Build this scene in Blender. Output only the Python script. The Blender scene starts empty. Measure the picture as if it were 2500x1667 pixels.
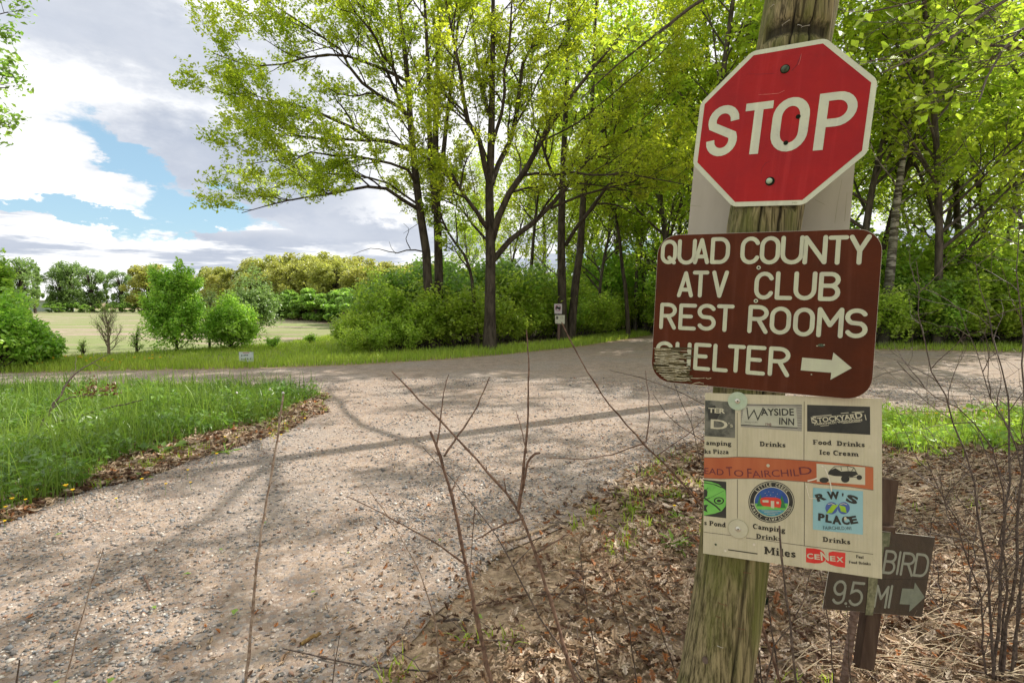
import bpy, math, random
import numpy as np
from mathutils import Matrix, Vector, noise as mnoise

# ------------------------------------------------------------------ camera, sky, sun
sc = bpy.context.scene
COL = sc.collection
F = 1320.0                                  # focal length in photo pixels (2500 wide)
PITCH = math.radians(4.14)
EYE = np.array([0., 0., 1.7])
FW = np.array([0., math.cos(PITCH), -math.sin(PITCH)])
RT = np.array([1., 0., 0.])
UP = np.array([0., math.sin(PITCH), math.cos(PITCH)])
cam_d = bpy.data.cameras.new('camera')
cam_d.lens = F / 2500 * 36
cam_d.sensor_width = 36
cam_d.clip_start = 0.05
cam_d.clip_end = 3000
cam = bpy.data.objects.new('camera', cam_d)
cam.location = EYE
cam.rotation_euler = (math.radians(90) - PITCH, 0, 0)
COL.objects.link(cam)
sc.camera = cam

SUN_EL, SUN_AZ = math.radians(47), math.radians(59)
world = bpy.data.worlds.new('World')
sc.world = world
world.use_nodes = True
SUN_STRENGTH = 5.0
sun_d = bpy.data.lights.new('sun', 'SUN')
sun_d.energy = SUN_STRENGTH
sun_d.angle = math.radians(0.5)
sun_d.color = (1.0, 0.94, 0.84)
sun = bpy.data.objects.new('sun', sun_d)
sd = Vector((math.sin(SUN_AZ) * math.cos(SUN_EL), math.cos(SUN_AZ) * math.cos(SUN_EL), math.sin(SUN_EL)))
sun.rotation_euler = sd.to_track_quat('Z', 'Y').to_euler()
COL.objects.link(sun)
sc.view_settings.view_transform = 'Standard'
sc.view_settings.look = 'None'
sc.view_settings.gamma = 1
sc.view_settings.use_curve_mapping = False
sc.view_settings.exposure = 0.42
sc.render.engine = 'CYCLES'
sc.cycles.max_bounces = 6
sc.cycles.diffuse_bounces = 3
sc.cycles.transmission_bounces = 3
sc.cycles.use_denoising = True


class NT:
    """short hand for node trees"""
    def __init__(s, tree):
        s.t = tree
        tree.nodes.clear()

    def n(s, typ, **kw):
        nd = s.t.nodes.new(typ)
        for k, v in kw.items():
            setattr(nd, k, v)
        return nd

    def set(s, nd, key, v):
        if v is None:
            return
        sock = nd.inputs[key]
        if hasattr(v, 'is_linked') or isinstance(v, bpy.types.NodeSocket):
            s.t.links.new(v, sock)
        else:
            if isinstance(v, (tuple, list)) and len(v) == 3 and sock.type == 'RGBA':
                v = (*v, 1)
            sock.default_value = v

    def m(s, op, a, b=None, c=None, clamp=False):
        nd = s.n('ShaderNodeMath', operation=op, use_clamp=clamp)
        s.set(nd, 0, a); s.set(nd, 1, b); s.set(nd, 2, c)
        return nd.outputs[0]

    def mix(s, fac, a, b, blend='MIX'):
        nd = s.n('ShaderNodeMix', data_type='RGBA', blend_type=blend)
        s.set(nd, 0, fac); s.set(nd, 6, a); s.set(nd, 7, b)
        return nd.outputs[2]

    def smooth(s, v, lo, hi):
        nd = s.n('ShaderNodeMapRange', interpolation_type='SMOOTHSTEP')
        s.set(nd, 0, v); s.set(nd, 1, lo); s.set(nd, 2, hi)
        return nd.outputs[0]

    def noise(s, vec, scale, detail=4, rough=.55, dist=0.0):
        nd = s.n('ShaderNodeTexNoise')
        s.set(nd, 'Vector', vec); s.set(nd, 'Scale', scale); s.set(nd, 'Detail', detail)
        s.set(nd, 'Roughness', rough); s.set(nd, 'Distortion', dist)
        return nd.outputs[0]

    def vmap(s, vec, scale=(1, 1, 1), loc=(0, 0, 0), rot=(0, 0, 0)):
        nd = s.n('ShaderNodeMapping')
        s.set(nd, 0, vec); s.set(nd, 'Scale', scale); s.set(nd, 'Location', loc); s.set(nd, 'Rotation', rot)
        return nd.outputs[0]


def px_dir(px, py):
    d = FW + (px - 1250) / F * RT - (py - 833.5) / F * UP
    return d


def build_world():
    T = NT(world.node_tree)
    tc = T.n('ShaderNodeTexCoord').outputs['Generated']
    sky = T.n('ShaderNodeTexSky', sky_type='NISHITA', sun_disc=False, sun_elevation=SUN_EL, sun_rotation=SUN_AZ,
              air_density=1.0, dust_density=0.6, ozone_density=1.6)
    sep = T.n('ShaderNodeSeparateXYZ'); T.set(sep, 0, tc)
    x, y, z = sep.outputs
    az = T.m('ARCTAN2', x, y)
    el = T.m('ARCSINE', z)
    # cloud pattern on a flat layer seen in perspective
    zz = T.m('ADD', T.m('MAXIMUM', z, 0.0), 0.10)
    comb = T.n('ShaderNodeCombineXYZ')
    T.set(comb, 0, T.m('DIVIDE', x, zz)); T.set(comb, 1, T.m('DIVIDE', y, zz)); T.set(comb, 2, 0.0)
    pl = comb.outputs[0]
    n1 = T.noise(T.vmap(pl, (1.0, 1.0, 1), (3.1, 1.2, 0)), 0.55, 7, .55, .3)
    n2 = T.noise(T.vmap(pl, (1.0, 1.0, 1), (8.1, 5.2, 3)), 1.5, 7, .6, .2)
    # wisps in the dome coordinates
    c2 = T.n('ShaderNodeCombineXYZ')
    T.set(c2, 0, az); T.set(c2, 1, T.m('MULTIPLY', el, 2.2)); T.set(c2, 2, 0.3)
    dn = T.noise(c2.outputs[0], 6.5, 9, .62, .0)
    dn2 = T.noise(T.vmap(c2.outputs[0], (1, 1, 1), (5, 2, 1)), 9.0, 9, .62, .0)
    daz = T.m('ADD', az, T.m('MULTIPLY', T.m('SUBTRACT', dn, .5), .22))
    del_ = T.m('ADD', el, T.m('MULTIPLY', T.m('SUBTRACT', dn2, .5), .16))

    def blob(px, py, w, h, tilt=0.0, soft=.45):
        d = px_dir(px, py); d = d / np.linalg.norm(d)
        a0, e0 = math.atan2(d[0], d[1]), math.asin(d[2])
        u = T.m('SUBTRACT', daz, a0); v = T.m('SUBTRACT', del_, e0)
        ct, st = math.cos(tilt), math.sin(tilt)
        uu = T.m('ADD', T.m('MULTIPLY', u, ct / w), T.m('MULTIPLY', v, st / w))
        vv = T.m('ADD', T.m('MULTIPLY', u, -st / h), T.m('MULTIPLY', v, ct / h))
        r = T.m('ADD', T.m('MULTIPLY', uu, uu), T.m('MULTIPLY', vv, vv))
        return T.smooth(r, 1 + soft, 1 - soft)

    gap = T.m('MAXIMUM', blob(365, 430, .095, .028, -.75, .35), blob(230, 532, .22, .016, -.0, .3))
    gap = T.m('MAXIMUM', gap, blob(480, 505, .09, .036, -.2, .3))
    gap2 = T.smooth(n1, .40, .33)                       # further small openings elsewhere
    far = T.smooth(az, -.25, .05)
    gap = T.m('MAXIMUM', gap, T.m('MULTIPLY', gap2, far))
    # small puffs inside the opening
    puff = T.m('MULTIPLY', T.smooth(dn2, .56, .64), .9)
    gap = T.m('MULTIPLY', gap, T.m('SUBTRACT', 1.0, puff))
    # grey undersides
    g = T.m('MULTIPLY', blob(600, 425, .20, .075, -.2, .8), 1.0)
    g = T.m('MAXIMUM', g, T.m('MULTIPLY', blob(330, 90, .30, .065, -.12, .9), .85))
    g = T.m('MAXIMUM', g, T.m('MULTIPLY', blob(90, 20, .2, .06, -.12, .8), .4))
    g = T.m('MAXIMUM', g, T.m('MULTIPLY', blob(860, 560, .22, .035, -.1, .8), .9))
    str_n = T.noise(T.vmap(c2.outputs[0], (1, 3.4, 1), (1, 0, 2)), 4.0, 7, .62, .15)
    low = T.smooth(el, .16, .10)
    g = T.m('MAXIMUM', g, T.m('MULTIPLY', T.m('MULTIPLY', T.smooth(str_n, .45, .57), low), 1.0))
    g = T.m('MAXIMUM', g, T.m('MULTIPLY', T.m('MULTIPLY', T.smooth(n2, .50, .70), T.m('SUBTRACT', 1.0, low)), .5))
    g = T.m('MULTIPLY', g, T.m('ADD', .55, T.m('MULTIPLY', dn, .6)))
    cloud = T.mix(g, (1.12, 1.12, 1.12), (.44, .50, .62))
    fine = T.m('ADD', .92, T.m('MULTIPLY', dn2, .12))
    cloud = T.mix(1.0, cloud, fine, 'MULTIPLY')
    b1 = T.n('ShaderNodeBackground'); T.set(b1, 0, T.mix(.35, sky.outputs[0], (4.6, 7.6, 9.2))); T.set(b1, 1, 0.10)
    b2 = T.n('ShaderNodeBackground'); T.set(b2, 0, cloud); T.set(b2, 1, 0.82)
    ms = T.n('ShaderNodeMixShader'); T.set(ms, 0, gap)
    T.t.links.new(b2.outputs[0], ms.inputs[1]); T.t.links.new(b1.outputs[0], ms.inputs[2])
    out = T.n('ShaderNodeOutputWorld'); T.t.links.new(ms.outputs[0], out.inputs[0])


build_world()


# ------------------------------------------------------------------ measuring helpers
def at(px, py, d):
    """photo pixel at depth d (metres along the view axis)"""
    return EYE + d * px_dir(px, py)


def gr(px, py, z=0.0):
    """photo pixel on the ground"""
    d = px_dir(px, py)
    return EYE + d * ((z - EYE[2]) / d[2])


def cam_vec(v):
    return v[0] * RT - v[1] * UP + v[2] * FW


def to_px(p):
    q = np.asarray(p) - EYE
    z = q @ FW
    return 1250 + F * (q @ RT) / z, 833.5 - F * (q @ UP) / z, z


def ground_at(px, d):
    """ground point at horizontal distance d whose column in the photo is px"""
    return np.array([(px - 1250) / F * d * 1.0, d, 0.0])


def B(x, y):                         # positions read off a 2352 px wide view
    return x / .9408, y / .9408


# ------------------------------------------------------------------ object helpers
def new_mesh(name, V, faces, smooth=False):
    me = bpy.data.meshes.new(name)
    V = np.asarray(V, dtype=np.float64)
    if isinstance(faces, np.ndarray):
        k = faces.shape[1]
        me.vertices.add(len(V)); me.vertices.foreach_set('co', V.astype(np.float32).ravel())
        me.loops.add(faces.size); me.loops.foreach_set('vertex_index', faces.astype(np.int32).ravel())
        me.polygons.add(len(faces))
        me.polygons.foreach_set('loop_start', np.arange(0, faces.size, k, dtype=np.int32))
        me.polygons.foreach_set('loop_total', np.full(len(faces), k, dtype=np.int32))
        me.update(calc_edges=True)
    else:
        me.from_pydata([tuple(v) for v in V], [], faces)
        me.update()
    if smooth:
        me.polygons.foreach_set('use_smooth', np.ones(len(me.polygons), dtype=bool))
    return me


def obj(name, me, mat=None, parent=None, **props):
    o = bpy.data.objects.new(name, me)
    if mat is not None and me is not None and len(me.materials) == 0:
        me.materials.append(mat)
    COL.objects.link(o)
    if parent is not None:
        o.parent = parent
    for k, v in props.items():
        o[k] = v
    return o


def tag(o, label, cat, group=None):
    o['label'] = label; o['category'] = cat
    if group:
        o['group'] = group
    return o


def thing(name, label, cat, loc=(0, 0, 0), group=None, mw=None):
    o = bpy.data.objects.new(name, None)
    o.empty_display_size = .1
    COL.objects.link(o)
    if mw is not None:
        o.matrix_world = mw
    else:
        o.location = tuple(loc)
    return tag(o, label, cat, group)


def clone(root, loc=None, rotz=0.0, scale=1.0, label=None, group=None, rot=None):
    def rec(o, par):
        c = o.copy()
        COL.objects.link(c)
        if par is not None:
            c.parent = par
        for ch in CH.get(o.name, []):
            rec(ch, c)
        return c
    c = rec(root, None)
    if loc is not None:
        c.location = tuple(loc)
    c.rotation_euler = rot if rot is not None else (0, 0, rotz)
    c.scale = (scale,) * 3 if not isinstance(scale, (tuple, list)) else scale
    if label:
        c['label'] = label
    if group:
        c['group'] = group
    return c


CH = {}


def remember(root):
    def rec(o, kids):
        CH[o.name] = kids
    allc = [o for o in COL.objects if o.parent is not None]
    CH[root.name] = [o for o in allc if o.parent == root]
    for k in CH[root.name]:
        CH[k.name] = [o for o in allc if o.parent == k]


class Mesh:
    """collects pieces that belong to one mesh"""
    def __init__(s):
        s.V, s.Fc, s.n = [], [], 0

    def add(s, V, faces):
        V = np.asarray(V, float)
        s.V.append(V)
        s.Fc.extend([[i + s.n for i in f] for f in faces])
        s.n += len(V)

    def box(s, c, size, R=None):
        c = np.asarray(c, float); h = np.asarray(size, float) / 2
        v = np.array([(i, j, k) for i in (-1, 1) for j in (-1, 1) for k in (-1, 1)], float) * h
        if R is not None:
            v = v @ np.asarray(R).T
        s.add(v + c, [(0, 1, 3, 2), (4, 6, 7, 5), (0, 4, 5, 1), (2, 3, 7, 6), (0, 2, 6, 4), (1, 5, 7, 3)])

    def prism(s, poly, z0, z1):
        """polygon (CCW list of xy) extruded from z0 to z1"""
        n = len(poly)
        V = [(x, y, z0) for x, y in poly] + [(x, y, z1) for x, y in poly]
        fs = [list(range(n))[::-1], list(range(n, 2 * n))]
        fs += [(i, (i + 1) % n, n + (i + 1) % n, n + i) for i in range(n)]
        s.add(V, fs)

    def build(s, name, mat=None, parent=None, smooth=False, **props):
        me = bpy.data.meshes.new(name)
        V = np.concatenate(s.V)
        me.from_pydata([tuple(v) for v in V], [], s.Fc)
        me.update()
        if smooth:
            me.polygons.foreach_set('use_smooth', np.ones(len(me.polygons), dtype=bool))
        return obj(name, me, mat, parent, **props)


class Wood:
    """collects tapering tubes along polylines"""
    def __init__(s):
        s.V, s.Q, s.n = [], [], 0

    def tube(s, P, R, k=5):
        P = np.asarray(P, float); R = np.asarray(R, float)
        n = len(P)
        t = np.gradient(P, axis=0)
        t /= np.linalg.norm(t, axis=1)[:, None] + 1e-9
        ref = np.array([0.3, 0.1, 1.0]) if abs(t[0, 2]) < .85 * np.linalg.norm(t[0]) else np.array([1., .2, 0])
        u = np.cross(t, ref); u /= np.linalg.norm(u, axis=1)[:, None] + 1e-9
        v = np.cross(t, u)
        a = np.arange(k) * 2 * math.pi / k
        ring = P[:, None, :] + R[:, None, None] * (np.cos(a)[None, :, None] * u[:, None, :] + np.sin(a)[None, :, None] * v[:, None, :])
        s.V.append(ring.reshape(-1, 3))
        i = np.arange(n - 1)[:, None] * k; j = np.arange(k)[None, :]; j2 = (j + 1) % k
        q = np.stack([i + j, i + j2, i + k + j2, i + k + j], -1).reshape(-1, 4) + s.n
        s.Q.append(q)
        s.n += n * k

    def mesh(s, name):
        return new_mesh(name, np.concatenate(s.V), np.concatenate(s.Q), smooth=True)


def leaves(C, rng, size, width=.55, up=.5, droop=.0, jitter=.3):
    """rhombic folded leaves at centres C -> (V, tris)"""
    C = np.asarray(C, float); n = len(C)
    nrm = rng.normal(size=(n, 3)); nrm[:, 2] = np.abs(nrm[:, 2]) + up
    nrm /= np.linalg.norm(nrm, axis=1)[:, None]
    a = rng.normal(size=(n, 3)); a[:, 2] -= droop
    a -= nrm * (a * nrm).sum(1)[:, None]; a /= np.linalg.norm(a, axis=1)[:, None]
    b = np.cross(nrm, a)
    L = size * (1 + jitter * rng.normal(size=(n, 1))).clip(.4, 1.8)
    V = np.stack([C - a * L / 2, C + b * L * width / 2 + nrm * L * .12, C + a * L / 2, C - b * L * width / 2 + nrm * L * .12], 1).reshape(-1, 3)
    i = np.arange(n)[:, None] * 4
    T = np.concatenate([i + np.array([[0, 1, 2]]), i + np.array([[0, 2, 3]])], 1).reshape(-1, 3)
    return V, T


# ------------------------------------------------------------------ materials
def new_mat(name):
    m = bpy.data.materials.new(name)
    m.use_nodes = True
    return m, NT(m.node_tree)


def pbsdf(T, color, rough=.6, spec=.4, metal=0.0, normal=None):
    p = T.n('ShaderNodeBsdfPrincipled')
    T.set(p, 'Base Color', color); T.set(p, 'Roughness', rough); T.set(p, 'Specular IOR Level', spec); T.set(p, 'Metallic', metal)
    if normal is not None:
        T.set(p, 'Normal', normal)
    return p.outputs[0]


def bump(T, h, dist=.01, strength=.6):
    b = T.n('ShaderNodeBump'); T.set(b, 'Height', h); T.set(b, 'Distance', dist); T.set(b, 'Strength', strength)
    return b.outputs[0]


def out(T, sh):
    o = T.n('ShaderNodeOutputMaterial'); T.t.links.new(sh, o.inputs[0])


def simple(name, c1, c2=None, scale=20, rough=.6, spec=.35, metal=0.0, bdist=0.0, stretch=(1, 1, 1), detail=5, lo=.35, hi=.65, coord='Object'):
    m, T = new_mat(name)
    tc = T.n('ShaderNodeTexCoord').outputs[coord]
    v = T.vmap(tc, stretch)
    n = T.noise(v, scale, detail, .6)
    c = T.mix(T.smooth(n, lo, hi), c1, c2 or tuple(x * .8 for x in c1))
    nr = bump(T, n, bdist) if bdist else None
    out(T, pbsdf(T, c, rough, spec, metal, nr))
    return m


def leaf_mat(name, ca, cb, trans, tfac=.5, rough=.36, dark=None):
    """thin leaf: reflects and lets light through; each leaf has its own tone"""
    m, T = new_mat(name)
    g = T.n('ShaderNodeNewGeometry')
    r = g.outputs['Random Per Island']
    oi = T.n('ShaderNodeObjectInfo').outputs['Random']
    tcl = T.n('ShaderNodeTexCoord').outputs['Object']
    cn = T.smooth(T.noise(tcl, 1.1, 3, .6), .35, .65)
    f = T.m('ADD', T.m('ADD', T.m('MULTIPLY', r, .40), T.m('MULTIPLY', cn, .40)), T.m('MULTIPLY', oi, .20))
    c = T.mix(f, ca, cb)
    hv = T.n('ShaderNodeHueSaturation'); T.set(hv, 'Color', c)
    T.set(hv, 'Value', T.m('ADD', .7, T.m('MULTIPLY', T.m('FRACT', T.m('MULTIPLY', r, 7.13)), .6)))
    T.set(hv, 'Hue', T.m('ADD', .49, T.m('MULTIPLY', oi, .02)))
    d = pbsdf(T, hv.outputs[0], rough, .55)
    tr = T.n('ShaderNodeBsdfTranslucent')
    T.set(tr, 0, T.mix(1.0, hv.outputs[0], trans, 'MULTIPLY'))
    ms = T.n('ShaderNodeMixShader'); T.set(ms, 0, tfac)
    T.t.links.new(d, ms.inputs[1]); T.t.links.new(tr.outputs[0], ms.inputs[2])
    out(T, ms.outputs[0])
    return m


M_CROWN = leaf_mat('spring_leaf', (.22, .32, .025), (.42, .46, .055), (1.9, 1.9, 1.1), .58)
M_CROWN2 = leaf_mat('woodland_leaf', (.22, .35, .03), (.42, .50, .07), (1.8, 1.8, 1.1), .58)
M_SHRUB = leaf_mat('shrub_leaf', (.20, .33, .035), (.43, .53, .10), (1.7, 1.7, 1.1), .55)
M_SHRUB_DK = leaf_mat('dark_shrub_leaf', (.12, .24, .04), (.28, .40, .09), (1.7, 1.8, 1.2), .5)
M_LIME = leaf_mat('lime_leaf', (.20, .40, .05), (.40, .56, .11), (1.6, 1.6, 1.0), .5)
M_OAKFAR = leaf_mat('far_oak_leaf', (.27, .31, .07), (.42, .42, .12), (1.5, 1.5, 1.0), .45)
M_TREEFAR = leaf_mat('far_tree_leaf', (.13, .22, .07), (.26, .35, .11), (1.5, 1.6, 1.2), .45)
M_GRASS = leaf_mat('grass_blade', (.055, .13, .018), (.26, .36, .065), (1.6, 1.6, 1.0), .45)
M_GRASS_LT = leaf_mat('verge_grass_blade', (.20, .34, .03), (.40, .48, .09), (1.6, 1.6, 1.0), .45)
M_WEED = leaf_mat('weed_leaf', (.07, .16, .025), (.20, .32, .06), (1.6, 1.7, 1.0), .4)


def litter_mat():
    m, T = new_mat('dead_leaf')
    g = T.n('ShaderNodeNewGeometry').outputs['Random Per Island']
    cr = T.n('ShaderNodeValToRGB')
    els = cr.color_ramp.elements
    pal = [(0, (.12, .065, .04)), (.16, (.30, .19, .115)), (.34, (.44, .31, .20)), (.55, (.56, .42, .30)), (.74, (.66, .53, .41)), (.9, (.32, .13, .05)), (.97, (.45, .17, .05))]
    els[0].position = 0; els[0].color = (*pal[0][1], 1)
    els[1].position = pal[1][0]; els[1].color = (*pal[1][1], 1)
    for p, c in pal[2:]:
        e = els.new(p); e.color = (*c, 1)
    cr.color_ramp.interpolation = 'CONSTANT'
    T.set(cr, 0, g)
    tc = T.n('ShaderNodeTexCoord').outputs['Object']
    n = T.noise(tc, 90, 3)
    c = T.mix(T.m('MULTIPLY', T.smooth(n, .4, .7), .25), cr.outputs[0], (.16, .09, .05))
    d = pbsdf(T, c, .55, .35)
    tr = T.n('ShaderNodeBsdfTranslucent'); T.set(tr, 0, c)
    ms = T.n('ShaderNodeMixShader'); T.set(ms, 0, .18)
    T.t.links.new(d, ms.inputs[1]); T.t.links.new(tr.outputs[0], ms.inputs[2])
    out(T, ms.outputs[0])
    return m


def stone_mat():
    m, T = new_mat('gravel_stone')
    g = T.n('ShaderNodeNewGeometry').outputs['Random Per Island']
    cr = T.n('ShaderNodeValToRGB')
    pal = [(0, (.10, .10, .10)), (.22, (.22, .22, .22)), (.42, (.38, .35, .32)), (.58, (.54, .46, .40)), (.72, (.20, .22, .24)), (.84, (.66, .61, .55)), (.94, (.32, .18, .12))]
    els = cr.color_ramp.elements
    els[0].color = (*pal[0][1], 1); els[1].position = pal[1][0]; els[1].color = (*pal[1][1], 1)
    for p, c in pal[2:]:
        els.new(p).color = (*c, 1)
    cr.color_ramp.interpolation = 'CONSTANT'
    T.set(cr, 0, g)
    tc = T.n('ShaderNodeTexCoord').outputs['Object']
    n = T.noise(tc, 160, 3)
    c = T.mix(T.m('MULTIPLY', n, .4), cr.outputs[0], (.30, .25, .22))
    out(T, pbsdf(T, c, .8, .3, 0, bump(T, n, .003)))
    return m


def road_mat():
    m, T = new_mat('gravel_road')
    tc = T.n('ShaderNodeTexCoord').outputs['Object']
    n0 = T.noise(tc, .55, 5, .55)
    n1 = T.noise(tc, 3.5, 6, .6)
    n2 = T.noise(tc, 45, 5, .7)
    v1 = T.n('ShaderNodeTexVoronoi'); T.set(v1, 'Vector', tc); T.set(v1, 'Scale', 42.0)
    v2 = T.n('ShaderNodeTexVoronoi'); T.set(v2, 'Vector', tc); T.set(v2, 'Scale', 95.0)
    c = T.mix(T.smooth(n1, .35, .65), (.235, .172, .132), (.33, .25, .192))
    c = T.mix(T.m('MULTIPLY', T.smooth(n0, .45, .62), .6), c, (.28, .24, .21))
    hs = T.n('ShaderNodeSeparateColor'); T.set(hs, 0, v1.outputs['Color'])
    c = T.mix(T.m('MULTIPLY', T.smooth(hs.outputs[0], .55, .9), .55), c, (.46, .39, .34))
    c = T.mix(T.m('MULTIPLY', T.smooth(hs.outputs[1], .7, .85), .6), c, (.20, .19, .19))
    c = T.mix(T.m('MULTIPLY', T.smooth(n2, .52, .66), .55), c, (.20, .145, .115))
    # faint wheel tracks along the road
    h = T.m('ADD', T.m('MULTIPLY', v1.outputs[0], -.5), T.m('ADD', T.m('MULTIPLY', n2, .6), T.m('MULTIPLY', v2.outputs[0], -.3)))
    out(T, pbsdf(T, c, .9, .2, 0, bump(T, h, .012, .9)))
    return m


def ground_mat():
    m, T = new_mat('forest_floor')
    tc = T.n('ShaderNodeTexCoord').outputs['Object']
    n1 = T.noise(tc, .8, 6, .6)
    n2 = T.noise(tc, 28, 6, .7)
    v = T.n('ShaderNodeTexVoronoi'); T.set(v, 'Vector', tc); T.set(v, 'Scale', 22.0)
    hs = T.n('ShaderNodeSeparateColor'); T.set(hs, 0, v.outputs['Color'])
    c = T.mix(T.smooth(n2, .4, .62), (.17, .12, .08), (.38, .28, .19))
    c = T.mix(T.m('MULTIPLY', hs.outputs[0], .5), c, (.42, .31, .21))
    c = T.mix(T.m('MULTIPLY', T.smooth(n1, .55, .7), .4), c, (.10, .15, .04))
    out(T, pbsdf(T, c, .9, .2, 0, bump(T, T.m('ADD', n2, v.outputs[0]), .02)))
    return m


def field_mat():
    m, T = new_mat('stubble_field')
    tc = T.n('ShaderNodeTexCoord').outputs['Object']
    n1 = T.noise(T.vmap(tc, (.12, .42, 1), (0, 0, 0), (0, 0, .16)), .8, 8, .68)
    n2 = T.noise(tc, 3.0, 6, .7)
    n3 = T.noise(T.vmap(tc, (.05, .22, 1)), 1.0, 4, .5)
    c = T.mix(T.smooth(n2, .35, .65), (.25, .20, .155), (.36, .29, .23))
    sep = T.n('ShaderNodeSeparateXYZ'); T.set(sep, 0, tc)
    edge = T.smooth(sep.outputs[1], 70, 105)
    gm = T.m('MAXIMUM', T.smooth(n1, .43, .53), T.m('MULTIPLY', edge, .8))
    gm = T.m('MULTIPLY', gm, T.m('ADD', .45, T.m('MULTIPLY', n2, .8)), clamp=True)
    c = T.mix(T.m('MULTIPLY', gm, .8), c, (.15, .23, .05))
    c = T.mix(T.m('MULTIPLY', T.smooth(n3, .52, .62), .5), c, (.22, .23, .11))
    out(T, pbsdf(T, c, .95, .1, 0, bump(T, n2, .05)))
    return m


def post_mat():
    m, T = new_mat('weathered_post_wood')
    tc = T.n('ShaderNodeTexCoord').outputs['Object']
    n1 = T.noise(T.vmap(tc, (1, 1, .028)), 130, 6, .68)
    n2 = T.noise(T.vmap(tc, (1, 1, .25)), 9, 5, .6)
    n3 = T.noise(T.vmap(tc, (1, 1, .02)), 190, 4, .6)
    c = T.mix(T.smooth(n1, .35, .62), (.050, .040, .018), (.31, .26, .14))
    c = T.mix(T.m('MULTIPLY', T.smooth(n2, .38, .58), .72), c, (.115, .13, .03))
    c = T.mix(T.m('MULTIPLY', T.smooth(n3, .5, .7), .6), c, (.045, .035, .02))
    att = T.n('ShaderNodeAttribute'); att.attribute_name = 'groove'
    c = T.mix(att.outputs['Fac'], c, (.015, .012, .008))
    h = T.m('ADD', n1, T.m('MULTIPLY', n3, .5))
    out(T, pbsdf(T, c, .85, .2, 0, bump(T, h, .004, .9)))
    return m


def bark_mat(name, c1, c2, sc_=9):
    m, T = new_mat(name)
    tc = T.n('ShaderNodeTexCoord').outputs['Object']
    n1 = T.noise(T.vmap(tc, (1, 1, .25)), sc_, 5, .65)
    c = T.mix(T.smooth(n1, .35, .65), c1, c2)
    out(T, pbsdf(T, c, .85, .2, 0, bump(T, n1, .03)))
    return m


def birch_mat():
    m, T = new_mat('birch_bark')
    tc = T.n('ShaderNodeTexCoord').outputs['Object']
    n1 = T.noise(T.vmap(tc, (.6, .6, 3.0)), 1.9, 6, .7)
    n2 = T.noise(tc, .9, 4, .6)
    c = T.mix(T.smooth(n1, .47, .56), (.055, .045, .035), (.46, .44, .38))
    c = T.mix(T.m('MULTIPLY', T.smooth(n2, .42, .62), .7), c, (.12, .12, .075))
    sp_ = T.n('ShaderNodeSeparateXYZ'); T.set(sp_, 0, tc)
    c = T.mix(T.m('MULTIPLY', T.smooth(sp_.outputs[2], 4.5, 1.5), .85), c, (.05, .045, .032))
    out(T, pbsdf(T, c, .8, .2))
    return m


M_LITTER, M_STONE, M_ROAD, M_GROUND, M_FIELD, M_POST = litter_mat(), stone_mat(), road_mat(), ground_mat(), field_mat(), post_mat()
M_BARK = bark_mat('oak_bark', (.030, .023, .017), (.085, .068, .05))
M_BARK2 = bark_mat('grey_bark', (.05, .043, .033), (.13, .11, .09))
M_BIRCH = birch_mat()
M_TWIG = simple('dry_stem', (.15, .095, .065), (.32, .25, .20), 60, .6, .3)
M_TWIG_R = simple('red_brown_stem', (.085, .048, .034), (.19, .115, .08), 60, .6, .3)
M_TWIG_D = simple('dark_stem', (.05, .035, .028), (.13, .095, .075), 60, .6, .3)
M_STRAW = simple('dry_stalk', (.42, .32, .20), (.58, .47, .33), 30, .7, .2)
M_LOG = simple('dead_wood', (.20, .14, .09), (.36, .28, .20), 40, .8, .2, bdist=.004, stretch=(1, 1, 1))


# ------------------------------------------------------------------ ground, road, field
def px_poly(pts):
    return [gr(*p)[:2] for p in pts]


def densify(poly, step, amp, seed):
    rng = np.random.default_rng(seed)
    res = []
    n = len(poly)
    for i in range(n):
        a, b = np.array(poly[i]), np.array(poly[(i + 1) % n])
        L = np.linalg.norm(b - a); k = max(1, int(L / step)); k = min(k, 160)
        nn = np.array([-(b - a)[1], (b - a)[0]]) / (L + 1e-9)
        for j in range(k):
            p = a + (b - a) * j / k
            o = mnoise.noise(Vector((p[0] * .9, p[1] * .9, seed))) * amp * 1.2 + mnoise.noise(Vector((p[0] * 4, p[1] * 4, seed + 3))) * amp * .5
            res.append(p + nn * o)
    return res


def inside(pts, poly):
    pts = np.asarray(pts); poly = np.asarray(poly)
    x, y = pts[:, 0], pts[:, 1]
    r = np.zeros(len(pts), bool)
    j = len(poly) - 1
    for i in range(len(poly)):
        xi, yi = poly[i]; xj, yj = poly[j]
        if yi != yj:
            c = ((yi > y) != (yj > y)) & (x < (xj - xi) * (y - yi) / (yj - yi) + xi)
            r ^= c
        j = i
    return r


def sheet(name, poly, z, mat):
    import bmesh
    bm = bmesh.new()
    vs = [bm.verts.new((p[0], p[1], z)) for p in poly]
    f = bm.faces.new(vs)
    bmesh.ops.triangulate(bm, faces=[f])
    bm.normal_update()
    if sum(f.normal.z for f in bm.faces) < 0:
        bmesh.ops.reverse_faces(bm, faces=bm.faces[:])
    me = bpy.data.meshes.new(name); bm.to_mesh(me); bm.free()
    return obj(name, me, mat, kind='structure')


gm = Mesh(); g_ = 1500
gm.add([(-g_, -g_, 0), (g_, -g_, 0), (g_, g_, 0), (-g_, g_, 0)], [(0, 1, 2, 3)])
gm.build('ground', M_GROUND, kind='structure')

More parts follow.
